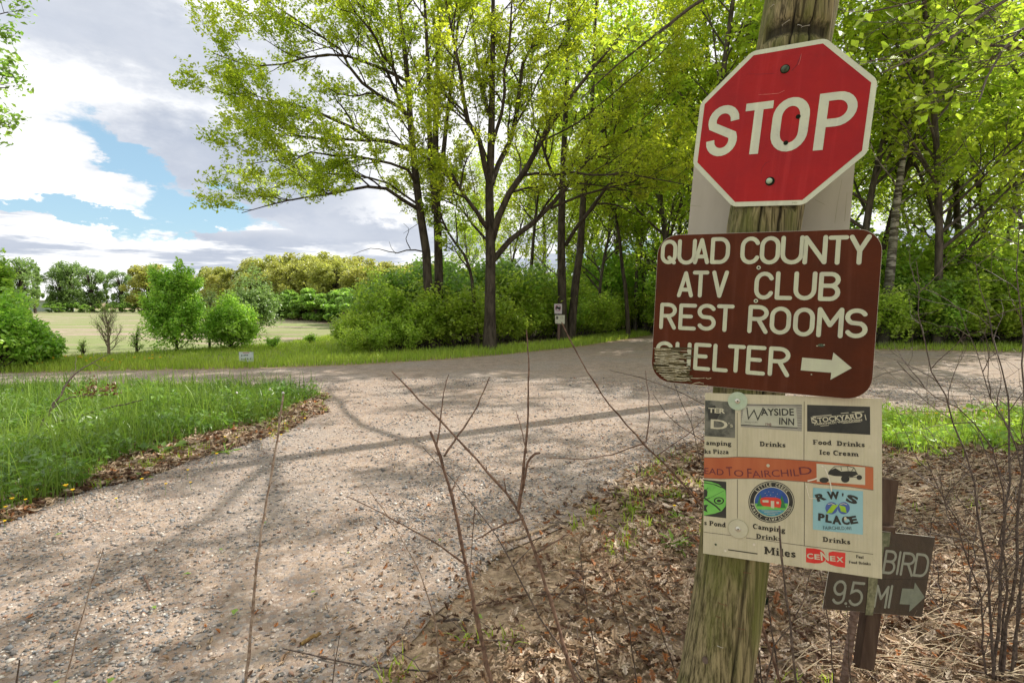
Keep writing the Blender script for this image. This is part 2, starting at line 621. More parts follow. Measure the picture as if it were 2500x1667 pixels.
FAR_EDGE = [(-1400, 955), (0, 914), (250, 909), (600, 903), (850, 894), (1060, 882), (1230, 869), (1400, 851), (1500, 836), (1590, 822)]
RIGHT_FAR = [(1760, 800), (1960, 800), (2060, 850), (2150, 856), (2500, 862), (3600, 880)]
NEAR_L = [(-1400, 1010), (0, 946), (400, 941), (680, 951), (800, 972)]
TRAIL_L = [(800, 972), (770, 1005), (714, 1042), (595, 1088), (544, 1101), (374, 1152), (238, 1186), (0, 1272), (-350, 1440), (-900, 1760), (-1200, 2600)]
TRAIL_R = [(560, 2600), (860, 1720), (1010, 1560), (1300, 1300), (1560, 1160), (1700, 1080), (1950, 1020), (2500, 1000), (3600, 1000)]
road_poly = px_poly(FAR_EDGE + RIGHT_FAR + TRAIL_R[::-1] + TRAIL_L[::-1][:-1] + NEAR_L[::-1])
road_poly_d = densify(road_poly, .2, .20, 5)
sheet('gravel_road', road_poly_d, .012, M_ROAD)

field_poly = px_poly([(-1500, 925), (-100, 880), (300, 868), (560, 884), (700, 884), (850, 868), (905, 830), (860, 800), (760, 785), (600, 775)]) + [(-40, 130), (-75, 132), (-260, 130), (-260, 60)]
sheet('field', densify(field_poly, 1.5, .25, 9), .006, M_FIELD)


def scatter_poly(poly, n, rng, pxbias=True, ymin=None, ymax=None):
    """random points in a ground polygon"""
    P = np.asarray(poly)
    lo, hi = P.min(0), P.max(0)
    if ymax is not None:
        hi[1] = min(hi[1], ymax)
    if ymin is not None:
        lo[1] = max(lo[1], ymin)
    res = []
    tot = 0
    while tot < n:
        q = rng.uniform(lo, hi, size=(n * 3, 2))
        q = q[inside(q, P)]
        res.append(q); tot += len(q)
        if len(res) > 40:
            break
    return np.concatenate(res)[:n]


rng = np.random.default_rng(11)


def in_view(Q, margin=120):
    P = np.c_[Q, np.zeros(len(Q))]
    q = P - EYE
    z = q @ FW
    px = 1250 + F * (q @ RT) / np.maximum(z, .1)
    py = 833.5 - F * (q @ UP) / np.maximum(z, .1)
    return (z > .5) & (px > -margin) & (px < 2500 + margin) & (py < 1667 + margin * 1.5)


# --- gravel stones (nobody could count them)
def stones(name, Q, size, zb, flat=.6):
    n = len(Q)
    base = np.array([(1, 0, 0), (0, 1, 0), (-1, 0, 0), (0, -1, 0), (0, 0, 1), (0, 0, -1)], float)
    tri = np.array([(0, 1, 4), (1, 2, 4), (2, 3, 4), (3, 0, 4), (1, 0, 5), (2, 1, 5), (3, 2, 5), (0, 3, 5)])
    V = base[None] * (1 + .3 * rng.normal(size=(n, 6, 1)).clip(-1, 1))
    s3 = size[:, None, None] * np.stack([rng.uniform(.7, 1.2, n), rng.uniform(.6, 1, n), rng.uniform(.4, .75, n) * flat / .6], 1)[:, None, :]
    V = V * s3
    a = rng.uniform(0, 6.28, n); ca, sa = np.cos(a)[:, None], np.sin(a)[:, None]
    V = np.stack([V[..., 0] * ca - V[..., 1] * sa, V[..., 0] * sa + V[..., 1] * ca, V[..., 2]], -1)
    V += rng.normal(size=(n, 6, 3)) * size[:, None, None] * .18
    V += np.c_[Q, np.full(n, zb)][:, None, :] + np.array([0, 0, 1]) * (size[:, None, None] * .25)
    T = (tri[None] + np.arange(n)[:, None, None] * 6).reshape(-1, 3)
    return obj(name, new_mesh(name, V.reshape(-1, 3), T), M_STONE, kind='stuff')


Q = scatter_poly(road_poly, 420000, rng, ymax=12)
Q = Q[in_view(Q)]
ctr = np.array([gr(*p)[:2] for p in [(-100, 1900), (250, 1500), (620, 1230), (950, 1060), (1250, 960), (1650, 880)]])
dc = np.full(len(Q), 99.)
for a, b in zip(ctr[:-1], ctr[1:]):
    ab = b - a; t = np.clip(((Q - a) @ ab) / (ab @ ab), 0, 1)
    sgn = np.sign(ab[0] * (Q - a)[:, 1] - ab[1] * (Q - a)[:, 0])
    e_ = np.linalg.norm(Q - (a + t[:, None] * ab), axis=1) * sgn
    dc = np.where(np.abs(e_) < np.abs(dc), e_, dc)
rut = np.exp(-((np.abs(dc) - .78) / .30) ** 2)
Q = Q[rng.uniform(size=len(Q)) > .60 * rut]
keep = rng.uniform(size=len(Q)) < np.clip(1.15 - Q[:, 1] / 7.5, .10, 1) * (0.35 + 1.3 * np.array([max(0, mnoise.noise(Vector((q[0] * .8, q[1] * .8, 2))) + .35) for q in Q]))
Q = Q[keep]; Q = Q[rng.permutation(len(Q))[:150000]]; Q[:, :] = Q
tag(stones('gravel', Q, np.minimum(.0042 + rng.gamma(1.5, .0026, len(Q)), .021) * (1 + .06 * np.maximum(0, Q[:, 1] - 4)), .012), 'loose grey and tan gravel on the dirt trail', 'gravel')


# --- fallen leaves
def litter(name, Q, size, label, zb=.0, hmax=.05, lobed=True):
    n = len(Q)
    if lobed:
        # lobed half outlines of an oak leaf folded along the mid rib
        prof = np.array([(0, .0), (.18, .16), (.30, .08), (.46, .26), (.58, .11), (.74, .20), (1.0, 0)])
    else:
        prof = np.array([(0, 0), (.3, .22), (.7, .22), (1, 0)])
    k = len(prof)
    mid = np.c_[prof[:, 0] - .5, np.zeros(k)]
    curl = rng.uniform(-.5, .9, n)
    bend = rng.uniform(-.35, .5, n)
    pts = []
    x = prof[:, 0] - .5
    for sgn in (0, 1, -1):
        y = prof[:, 1] * sgn
        Z = bend[:, None] * (x ** 2)[None] * 1.6 + curl[:, None] * (np.abs(y) * 1.1)[None]
        pts.append(np.stack([np.broadcast_to(x, Z.shape), np.broadcast_to(y * (1 if sgn == 0 else 1), Z.shape), Z], -1))
    V = np.concatenate(pts, 1)                           # n, 3k, 3
    V *= size[:, None, None]
    # random attitude, mostly flat
    ax = rng.normal(size=(n, 3)) * [.35, .35, 0]
    yaw = rng.uniform(0, 6.28, n)
    nz = np.stack([ax[:, 0], ax[:, 1], np.ones(n)], 1); nz /= np.linalg.norm(nz, axis=1)[:, None]
    xd = np.stack([np.cos(yaw), np.sin(yaw), np.zeros(n)], 1); xd -= nz * (xd * nz).sum(1)[:, None]; xd /= np.linalg.norm(xd, axis=1)[:, None]
    yd = np.cross(nz, xd)
    W = V[..., 0:1] * xd[:, None] + V[..., 1:2] * yd[:, None] + V[..., 2:3] * nz[:, None]
    z = zb + .006 + rng.uniform(0, hmax, n) ** 1.0
    W += np.c_[Q, z][:, None, :]
    W[..., 2] = np.maximum(W[..., 2], zb + .002)
    fs = []
    for s in (1, 2):
        for i in range(k - 1):
            q = (i, i + 1, s * k + i + 1, s * k + i)
            if i == 0:
                fs.append((0, 1, s * k + 1) if s == 1 else (0, s * k + 1, 1))
            elif i == k - 2:
                fs.append((i, i + 1, s * k + i))
            else:
                fs.append((i, i + 1, s * k + i + 1)); fs.append((i, s * k + i + 1, s * k + i))
    fs = np.array(fs)
    T = (fs[None] + np.arange(n)[:, None, None] * (3 * k)).reshape(-1, 3)
    o = obj(name, new_mesh(name, W.reshape(-1, 3), T), M_LITTER, kind='stuff')
    return tag(o, label, 'leaf litter')


right_floor = px_poly([(300, 2600), (760, 1760), (960, 1560), (1280, 1290), (1540, 1150), (1700, 1070), (1900, 1050), (2200, 1060), (2600, 1075), (3000, 1100), (3600, 2600)])
Qn = scatter_poly(right_floor, 42000, rng, ymax=9)
Qn = Qn[in_view(Qn)]
Pw = np.array(right_floor)
dd = np.full(len(Qn), 99.)
for a, b in zip(Pw[1:6], Pw[2:7]):
    ab = b - a; t = np.clip(((Qn - a) @ ab) / (ab @ ab), 0, 1)
    dd = np.minimum(dd, np.linalg.norm(Qn - (a + t[:, None] * ab), axis=1))
Qn = Qn[rng.uniform(size=len(Qn)) < np.clip(.08 + dd / .85, 0, 1)]
near = Qn[:, 1] < 4.2
litter('leaf_litter', Qn[near], rng.uniform(.026, .082, near.sum()), 'thick litter of dry oak leaves around the wooden post', hmax=.05)
# further out and thinner drifts of leaves
left_strip = densify(px_poly([(-300, 1440), (0, 1285), (240, 1200), (374, 1162), (544, 1112), (600, 1096), (720, 1048), (800, 1000), (800, 962), (700, 970), (600, 1000), (420, 1040), (280, 1085), (200, 1150), (60, 1205), (-300, 1330)]), .25, .2, 8)
Ql = scatter_poly(left_strip, 9000, rng)
Qf = Qn[~near]
onroad = scatter_poly(road_poly, 60000, rng, ymax=11)
dens = np.array([1.0 if inside([q], right_floor)[0] else 0 for q in onroad[:0]]) if False else None
# leaves blown onto the gravel: denser towards the right hand edge
edge = np.array(px_poly(TRAIL_R))
dmin = np.full(len(onroad), 99.)
for a, b in zip(edge[:-1], edge[1:]):
    ab = b - a; t = np.clip(((onroad - a) @ ab) / (ab @ ab), 0, 1)
    dmin = np.minimum(dmin, np.linalg.norm(onroad - (a + t[:, None] * ab), axis=1))
kp = rng.uniform(size=len(onroad)) < (.7 * np.exp(-dmin / .5) + .028)
onroad = onroad[kp & in_view(onroad)]
litter('leaf_litter', np.concatenate([Qf, Ql]), rng.uniform(.05, .11, len(Qf) + len(Ql)), 'brown leaf drift between the green verge and the gravel', hmax=.03, lobed=False)
litter('leaf_litter', onroad, rng.uniform(.016, .05, len(onroad)), 'scattered dry leaf scraps lying on the gravel trail', zb=.012, hmax=.008, lobed=False)


# --- grass
def blades(Q, hgt, wid, lean=.35, z0=0.0, seg=3):
    n = len(Q)
    yaw = rng.uniform(0, 6.28, n); ld = np.stack([np.cos(yaw), np.sin(yaw), np.zeros(n)], 1)
    sd_ = np.stack([-np.sin(yaw), np.cos(yaw), np.zeros(n)], 1)
    fy = rng.uniform(0, 6.28, n); sd_ = np.stack([np.cos(fy), np.sin(fy), np.zeros(n)], 1)
    le = np.abs(rng.normal(0, lean, n))
    base = np.c_[Q, np.full(n, z0)]
    V = []
    for i in range(seg):
        t = i / (seg - .0)
        c = base + ld * (le * hgt * t ** 1.8)[:, None] + np.array([0, 0, 1]) * (hgt * t * (1 - .18 * le * t))[:, None]
        w = (wid * (1 - t * .75))[:, None] * sd_ / 2
        V += [c - w, c + w]
    t = 1.0
    V.append(base + ld * (le * hgt * 1.1)[:, None] + np.array([0, 0, 1]) * (hgt * (1 - .3 * le))[:, None])
    V = np.stack(V, 1)
    k = V.shape[1]
    fs = []
    for i in range(seg - 1):
        fs += [(2 * i, 2 * i + 1, 2 * i + 3), (2 * i, 2 * i + 3, 2 * i + 2)]
    fs += [(2 * seg - 2, 2 * seg - 1, 2 * seg)]
    fs = np.array(fs)
    T = (fs[None] + np.arange(n)[:, None, None] * k).reshape(-1, 3)
    return V.reshape(-1, 3), T


def multi(name, parts, mat, label, cat, kind='stuff'):
    Vs, Ts, o = [], [], 0
    for V, T in parts:
        Vs.append(V); Ts.append(T + o); o += len(V)
    ob = obj(name, new_mesh(name, np.concatenate(Vs), np.concatenate(Ts)), mat, kind=kind)
    return tag(ob, label, cat)


# the green island between road and trail (left)
island = densify(px_poly([(-500, 1000), (0, 950), (400, 946), (660, 950), (775, 966), (715, 996), (650, 1034), (570, 1052), (450, 1078), (320, 1122), (240, 1166), (110, 1216), (0, 1252), (-100, 1290), (-600, 1540)]), .25, .22, 31)
Q1 = scatter_poly(island, 42000, rng); Q1 = Q1[in_view(Q1, 200)]
cl = np.array([mnoise.noise(Vector((q[0] * 2.6, q[1] * 2.6, 17))) for q in Q1])
Q1 = Q1[rng.uniform(size=len(Q1)) < np.clip(.65 + 1.3 * cl, .12, 1)]
hh = .15 + .30 * rng.uniform(size=len(Q1)) * np.clip([.8 + 1.2 * mnoise.noise(Vector((q[0] * .7, q[1] * .7, 7))) for q in Q1], .3, 1.6)
hh = hh * np.clip((13.0 - Q1[:, 1]) / 4.8, .42, 1)
V1 = blades(Q1, hh, rng.uniform(.006, .013, len(Q1)), .55)
Q2 = scatter_poly(island, 2600, rng)
V2 = blades(Q2, rng.uniform(.42, .76, len(Q2)) * np.clip((13.4 - Q2[:, 1]) / 4.8, .5, 1), rng.uniform(.010, .02, len(Q2)), .45, seg=4)
multi('grass', [V1, V2], M_GRASS, 'lush green grass on the island between road and trail', 'grass')
# broad leaved ground cover in it
Q3 = scatter_poly(island, 26000, rng); Q3 = Q3[in_view(Q3, 200)]
h3 = rng.uniform(.03, .34, len(Q3)) * np.clip((13.0 - Q3[:, 1]) / 5, .4, 1)
h3 *= np.clip([.7 + 1.3 * mnoise.noise(Vector((q[0] * 1.7, q[1] * 1.7, 23))) for q in Q3], .15, 1.3)
multi('ground_cover', [leaves(np.c_[Q3, h3], rng, .075, .5, 1.2)], M_WEED, 'low broad-leaved weeds among the roadside grass', 'weeds')

# verge on the far side of the road (left) and grass at the field edge
verge = px_poly([(-700, 925), (0, 911), (250, 906), (600, 900), (850, 891), (1060, 879), (1230, 866), (1400, 848), (1590, 818), (1560, 805), (1380, 835), (1200, 850), (1000, 862), (860, 872), (600, 888), (300, 884), (0, 880), (-700, 880)])
Q4 = scatter_poly(verge, 30000, rng); Q4 = Q4[in_view(Q4, 200)]
V4 = blades(Q4, rng.uniform(.08, .30, len(Q4)), rng.uniform(.012, .024, len(Q4)), .3, seg=2)
Q5 = scatter_poly(px_poly([(-500, 900), (0, 880), (300, 866), (700, 838), (860, 812), (905, 835), (900, 868), (600, 888), (300, 886), (-500, 905)]), 17000, rng)
V5 = blades(Q5, rng.uniform(.06, .2, len(Q5)), rng.uniform(.015, .03, len(Q5)), .3, seg=2)
multi('grass', [V4, V5], M_GRASS_LT, 'bright green grass verge across the road by the field', 'grass')
# right hand side: strip beyond the litter and verge across the road
vr = densify(px_poly([(2100, 1018), (2500, 1010), (3000, 1010), (3000, 1095), (2500, 1105), (2300, 1115), (2120, 1085)]), .3, .5, 12)
Q6 = scatter_poly(vr, 9000, rng); Q6 = Q6[rng.uniform(size=len(Q6)) < np.clip([.45 + 1.6 * mnoise.noise(Vector((q[0] * 1.8, q[1] * 1.8, 4))) for q in Q6], .04, 1)]
V6 = blades(Q6, rng.uniform(.08, .34, len(Q6)), rng.uniform(.008, .016, len(Q6)), .35, seg=2)
vf = px_poly([(2040, 848), (2150, 854), (2500, 860), (3200, 872), (3200, 845), (2500, 838), (2100, 832)])
Q7 = scatter_poly(vf, 9000, rng)
V7 = blades(Q7, rng.uniform(.1, .32, len(Q7)), rng.uniform(.014, .028, len(Q7)), .3, seg=2)
multi('grass', [V6, V7], M_GRASS_LT, 'grass strips right of the wooden post on both sides of the road', 'grass')
Q8 = scatter_poly(vr, 9000, rng); Q8 = Q8[rng.uniform(size=len(Q8)) < np.clip([.4 + 1.8 * mnoise.noise(Vector((q[0] * 1.8, q[1] * 1.8, 4))) for q in Q8], .03, 1)]
multi('ground_cover', [leaves(np.c_[Q8, rng.uniform(.02, .2, len(Q8))], rng, .07, .6, 1.2)], M_LIME, 'sunlit broad-leaved weeds behind the post by the road', 'weeds')
# sparse tufts in the leaf strip and around the post
cent = np.concatenate([scatter_poly(left_strip, 90, rng), scatter_poly(px_poly([(1350, 1300), (1620, 1120), (1690, 1110), (1690, 1330), (1500, 1400)]), 22, rng), scatter_poly(right_floor, 70, rng, ymax=6)])
Qt = (cent[:, None, :] + rng.normal(size=(len(cent), 16, 2)) * .045).reshape(-1, 2)
multi('grass', [blades(Qt, rng.uniform(.04, .13, len(Qt)), rng.uniform(.006, .014, len(Qt)), .8)], M_GRASS_LT, 'small green sprouts scattered through the dead leaves', 'grass')
# dry stalks lying in the litter to the right
Qs = scatter_poly(px_poly([(1850, 1750), (1950, 1350), (2150, 1120), (2600, 1150), (2900, 1750)]), 900, rng)
w = Wood()
for q in Qs:
    a = rng.uniform(-.6, .9); L = rng.uniform(.12, .45); dz = rng.uniform(-.01, .05)
    d = np.array([math.cos(a), math.sin(a)]) * L
    p0 = np.array([*q, rng.uniform(.02, .07)])
    p1 = p0 + [d[0] * .5, d[1] * .5, rng.uniform(0, .04)]; p2 = p0 + [d[0], d[1], dz]
    w.tube([p0, p1, p2], [.0022, .0018, .001], 3)
tag(obj('dry_grass', w.mesh('dry_grass'), M_STRAW, kind='stuff'), 'pale dry stalks flattened over the leaf litter at right', 'dry grass')


Qs = scatter_poly(right_floor, 900, rng, ymax=7)
w = Wood()
for q in Qs:
    a = rng.uniform(0, 6.28); L = rng.uniform(.06, .34); d = np.array([math.cos(a), math.sin(a)]) * L; r_ = rng.uniform(.001, .0032)
    p0 = np.array([*q, rng.uniform(.03, .06)]); pm_ = p0 + [d[0] * .5 + rng.normal() * .02, d[1] * .5 + rng.normal() * .02, rng.uniform(-.005, .03)]; p2 = p0 + [d[0], d[1], rng.uniform(-.02, .02)]
    w.tube([p0, pm_, p2], [r_, r_ * .9, r_ * .5], 4)
    if L > .16:
        w.tube([pm_, pm_ + [rng.normal() * .05, rng.normal() * .05, .02]], [r_ * .7, r_ * .4], 3)
tag(obj('twig_litter', w.mesh('twig_litter'), M_TWIG_D, kind='stuff'), 'broken dark twigs mixed into the dry leaf litter', 'twigs')


# ------------------------------------------------------------------ trees
def unit(v):
    return v / (np.linalg.norm(v) + 1e-9)


def perp(d, r):
    v = r.normal(size=3); v -= d * (v @ d)
    return unit(v)


class Tree:
    def __init__(s, seed):
        s.r = np.random.default_rng(seed); s.w = Wood(); s.lp = []

    def twig_leaves(s, P, k, spread):
        n = len(P)
        idx = s.r.uniform(.25, n - 1.001, k); i = idx.astype(int); f = (idx - i)[:, None]
        s.lp.append(P[i] * (1 - f) + P[i + 1] * f + s.r.normal(size=(k, 3)) * spread)

    def branch(s, p, d, L, r, lvl, cfg):
        """grow a branch and what stands on it; lvl counts down to 0 (leafy twig)"""
        n = max(3, int(cfg['seg'][lvl]))
        P = [np.array(p, float)]; d = unit(np.array(d, float))
        st = L / n
        for i in range(n):
            d = unit(d + s.r.normal(size=3) * cfg['wander'] + np.array([0, 0, cfg['up']]))
            P.append(P[-1] + d * st)
        P = np.array(P)
        R = r * np.linspace(1, .3, n + 1)
        s.limb(P, R, lvl, cfg, L)

    def limb(s, P, R, lvl, cfg, L=None, tmin=.25):
        P = np.asarray(P, float); R = np.asarray(R, float)
        if L is None:
            L = np.linalg.norm(np.diff(P, axis=0), axis=1).sum()
        s.w.tube(P, R, cfg['sides'][lvl])
        if lvl == 0:
            s.twig_leaves(P, cfg['leaves'], cfg['spread'])
            return
        n = len(P)
        kids = cfg['kids'][lvl]
        for j in range(kids):
            t = tmin + (1 - tmin) * (j + s.r.uniform()) / kids
            x = t * (n - 1); i = min(int(x), n - 2); f = x - i
            q = P[i] * (1 - f) + P[i + 1] * f
            d = unit(P[i + 1] - P[i])
            a = cfg['ang'] * s.r.uniform(.7, 1.3)
            nd = d * math.cos(a) + perp(d, s.r) * math.sin(a)
            if nd[2] < -.2:
                nd[2] *= .3
            rr = max(R[i] * (1 - f) + R[i + 1] * f, .004) * .6
            s.branch(q, nd, cfg['len'][lvl - 1] * s.r.uniform(.7, 1.25) * (1.15 - .45 * t), min(rr, cfg['rmax'][lvl - 1]), lvl - 1, cfg)

    def build(s, root, bark, leafm, leafsize, width=.55, up=.5, droop=.3, maxleaf=None, trunk='trunk', crown='crown'):
        obj(trunk, s.w.mesh(trunk), bark, root)
        if s.lp:
            C = np.concatenate(s.lp)
            if maxleaf and len(C) > maxleaf:
                C = C[s.r.permutation(len(C))[:maxleaf]]
            V, T_ = leaves(C, s.r, leafsize, width, up, droop)
            obj(crown, new_mesh(crown, V, T_), leafm, root)
            return len(C)
        return 0


def px_line(pts, d0, d1=None, jit=0, seed=0):
    """photo pixels -> points with depth running from d0 to d1"""
    d1 = d0 if d1 is None else d1
    n = len(pts); r = np.random.default_rng(seed)
    out_ = []
    for i, (x, y) in enumerate(pts):
        d = d0 + (d1 - d0) * i / max(1, n - 1) + r.normal() * jit
        out_.append(at(x, y, d))
    return np.array(out_)


def resample(P, n):
    P = np.asarray(P, float)
    s_ = np.r_[0, np.cumsum(np.linalg.norm(np.diff(P, axis=0), axis=1))]
    t = np.linspace(0, s_[-1], n)
    return np.stack([np.interp(t, s_, P[:, k]) for k in range(3)], 1)


CFG = dict(seg=[3, 4, 5, 7], wander=.14, up=.05, sides=[3, 3, 4, 6], kids=[0, 6, 7, 9], ang=.75, len=[.55, 1.2, 2.6, 5],
           rmax=[.008, .02, .05, .12], leaves=7, spread=.10)


def hero_tree(name, label, seed, base, trunks, limbs, cfg, bark, leafm, leafsize, maxleaf, lvl=2):
    root = thing(name, label, 'tree', base)
    T = Tree(seed)
    off = np.array(base)
    for P, r0, r1, kids in trunks:
        P = resample(P, 14) - off
        R = np.linspace(r0, r1, 14)
        R[0] *= 1.25
        T.w.tube(P, R, 9)
        if kids:
            c = dict(cfg); c['kids'] = [0, cfg['kids'][1], cfg['kids'][2], kids]
            # side branches on the upper part of the trunk
            n = len(P)
            for j in range(kids):
                t = .42 + .58 * (j + T.r.uniform()) / kids
                x = t * (n - 1); i = min(int(x), n - 2)
                q = P[i] + (P[i + 1] - P[i]) * (x - i); d = unit(P[i + 1] - P[i])
                a = T.r.uniform(.5, 1.0)
                nd = d * math.cos(a) + perp(d, T.r) * math.sin(a)
                T.branch(q, nd, cfg['len'][2] * T.r.uniform(.7, 1.3) * (1.3 - .5 * t), .035, 2, cfg)
    for P, r0, r1 in limbs:
        P = resample(P, 10) - off
        P[1:-1] += T.r.normal(size=(8, 3)) * .05
        T.limb(P, np.linspace(r0, r1, 10), 3, cfg, tmin=.2)
    T.build(root, bark, leafm, leafsize, maxleaf=maxleaf)
    return root


# double trunked oak left of centre
bA = gr(1056, 852)
DA = bA[1]
trA = [(px_line([(1050, 850), (1045, 700), (1040, 600), (1022, 500), (1010, 380), (1002, 300), (996, 190), (985, 100), (972, 0), (960, -170)], DA, DA), .19, .045, 10),
       (px_line([(1066, 850), (1072, 700), (1070, 600), (1066, 480), (1062, 400), (1064, 300), (1068, 190), (1070, 60), (1078, -60), (1090, -220)], DA + .4, DA + 1), .19, .04, 10),
       (px_line([(1064, 520), (1052, 400), (1048, 300), (1046, 180), (1040, 60), (1030, -120)], DA - .2, DA - 1.5), .12, .03, 7),
       (px_line([(1070, 480), (1082, 380), (1092, 280), (1108, 160), (1120, 40), (1135, -120)], DA, DA + 1.5), .10, .03, 7)]
lmA = [(px_line([(1024, 513), (970, 480), (920, 452), (850, 470), (783, 478), (668, 497), (590, 520)], DA, DA - 3), .075, .012),
       (px_line([(1008, 370), (905, 344), (809, 291), (744, 253), (683, 254), (584, 243), (515, 218)], DA, DA - 2), .085, .012),
       (px_line([(905, 344), (832, 341), (770, 335), (706, 321), (640, 283)], DA - .7, DA - 2.5), .05, .012),
       (px_line([(1012, 320), (966, 222), (936, 153), (886, 69), (820, -30)], DA, DA + 1), .075, .02),
       (px_line([(1000, 290), (940, 240), (886, 203), (825, 115), (733, 54), (650, 0)], DA, DA - 2), .075, .015),
       (px_line([(1020, 455), (970, 400), (880, 385), (790, 372), (700, 385), (610, 400)], DA, DA - 3.2), .06, .012),
       (px_line([(1000, 230), (930, 130), (860, 20), (800, -90)], DA, DA - 3), .06, .015),
       (px_line([(996, 200), (900, 150), (800, 130), (690, 160), (600, 170), (520, 130)], DA, DA - 3), .06, .012),
       (px_line([(985, 110), (900, 20), (800, -30), (700, -40), (590, 10)], DA, DA - 2), .05, .012),
       (px_line([(1022, 500), (960, 450), (880, 430), (790, 420), (700, 440), (640, 470)], DA + .5, DA + 2), .05, .010)]
CA = dict(CFG); CA.update(kids=[0, 6, 7, 9], len=[.45, .9, 1.9, 4], leaves=11, spread=.055)
hero_tree('oak_tree', 'large double-trunked spreading oak in young leaf at the field corner', 21, bA, trA, lmA, CA, M_BARK, M_CROWN, .105, 110000)

# spreading tree right of it
bB = gr(1196, 856)
DB = bB[1]
trB = [(px_line([(1196, 855), (1197, 720), (1198, 620), (1196, 540), (1195, 460), (1199, 367), (1201, 260), (1203, 153), (1204, 20), (1206, -160)], DB, DB), .22, .04, 10)]
lmB = [(px_line([(1196, 459), (1187, 402), (1168, 337), (1134, 268), (1115, 164), (1095, 60), (1080, -60)], DB, DB - 1.5), .11, .02),
       (px_line([(1200, 450), (1214, 430), (1245, 333), (1268, 230), (1283, 134), (1333, 69), (1350, -60)], DB, DB + 1.5), .12, .02),
       (px_line([(1200, 590), (1214, 560), (1260, 432), (1325, 344), (1375, 260), (1440, 184), (1478, 134), (1536, 57)], DB, DB - 2), .14, .02),
       (px_line([(1200, 640), (1230, 600), (1344, 509), (1432, 383), (1517, 333), (1593, 268), (1650, 214)], DB, DB + 1), .12, .015),
       (px_line([(1192, 560), (1184, 536), (1126, 467), (1084, 413), (1031, 379), (980, 330)], DB, DB - 2), .09, .015),
       (px_line([(1192, 590), (1150, 552), (1120, 500), (1070, 480), (1000, 470)], DB, DB + 2), .05, .012),
       (px_line([(1268, 430), (1383, 425), (1460, 428), (1536, 425), (1670, 450)], DB - .5, DB - 3), .05, .012),
       (px_line([(1245, 333), (1300, 230), (1360, 130), (1420, 20), (1460, -80)], DB + .6, DB), .04, .012),
       (px_line([(1325, 344), (1420, 300), (1500, 220), (1600, 150), (1680, 60)], DB - .4, DB - .5), .032, .010),
       (px_line([(1199, 367), (1230, 250), (1240, 120), (1250, 0), (1260, -120)], DB, DB - 3), .07, .015),
       (px_line([(1201, 300), (1170, 180), (1160, 60), (1150, -80)], DB, DB + 3), .06, .015),
       (px_line([(1344, 509), (1440, 470), (1530, 450), (1620, 400), (1700, 330)], DB + .4, DB - 1), .05, .012)]
CB = dict(CA); CB.update(kids=[0, 6, 7, 10])
hero_tree('spreading_tree', 'dark single-trunked tree with wide fanning limbs beside the double-trunked oak', 22, bB, trB, lmB, CB, M_BARK, M_CROWN, .105, 125000)

bC = gr(1372, 832)
DC = bC[1]
trC = [(px_line([(1374, 835), (1372, 700), (1370, 600), (1372, 480), (1378, 340), (1384, 200), (1388, 40), (1392, -120)], DC, DC), .22, .04, 12),
       (px_line([(1392, 835), (1404, 700), (1418, 600), (1424, 480), (1440, 360), (1446, 240), (1452, 90), (1460, -80)], DC + .3, DC + 1.5), .2, .04, 12)]
lmC = [(px_line([(1380, 600), (1417, 536), (1497, 440), (1612, 383), (1689, 337)], DC, DC - 2), .10, .02),
       (px_line([(1372, 470), (1330, 380), (1300, 280), (1280, 160)], DC, DC - 1), .08, .02),
       (px_line([(1440, 360), (1520, 260), (1580, 150), (1660, 40)], DC + 1, DC), .08, .02),
       (px_line([(1424, 470), (1500, 380), (1590, 320), (1680, 250)], DC + 1, DC - 2), .07, .02)]
hero_tree('twin_trunk_tree', 'dark twin-trunked tree standing behind the small no-riding sign', 23, bC, trC, lmC, dict(CA, kids=[0, 5, 5, 9], len=[.6, 1.2, 2.4, 4]), M_BARK, M_CROWN2, .145, 60000)

# slim leaning tree between the two big ones
bD = gr(1165, 850)
hero_tree('slim_tree', 'slim tree leaning left between the two big field-corner trees', 24, bD,
          [(px_line([(1165, 850), (1160, 760), (1152, 680), (1140, 630), (1116, 600), (1084, 552), (1070, 500), (1075, 430)], bD[1], bD[1] - 1), .085, .02, 6)], [],
          dict(CA, kids=[0, 4, 5, 5], len=[.4, .7, 1.2, 2]), M_BARK, M_CROWN2, .13, 6000)

# dead lower branches of the oak: part of it in the photo, built as bare limb wood
dead = Wood()
for pts, r in [([(1036, 615), (1002, 608), (966, 619), (940, 612), (912, 604), (885, 612), (861, 622)], .03), ([(1002, 608), (990, 585), (1000, 560), (985, 545)], .02), ([(966, 619), (955, 605), (950, 590)], .012),
               ([(1030, 540), (1000, 560), (985, 570)], .012), ([(1030, 470), (1005, 500), (975, 520)], .012)]:
    P = resample(px_line(pts, DA - .1, DA - .9, .03), 9) - bA
    dead.tube(P, np.linspace(r, .005, 9), 5)
oak_root = [o for o in COL.objects if o.name == 'oak_tree'][0]
obj('dead_limb', dead.mesh('dead_limb'), M_BARK, oak_root)


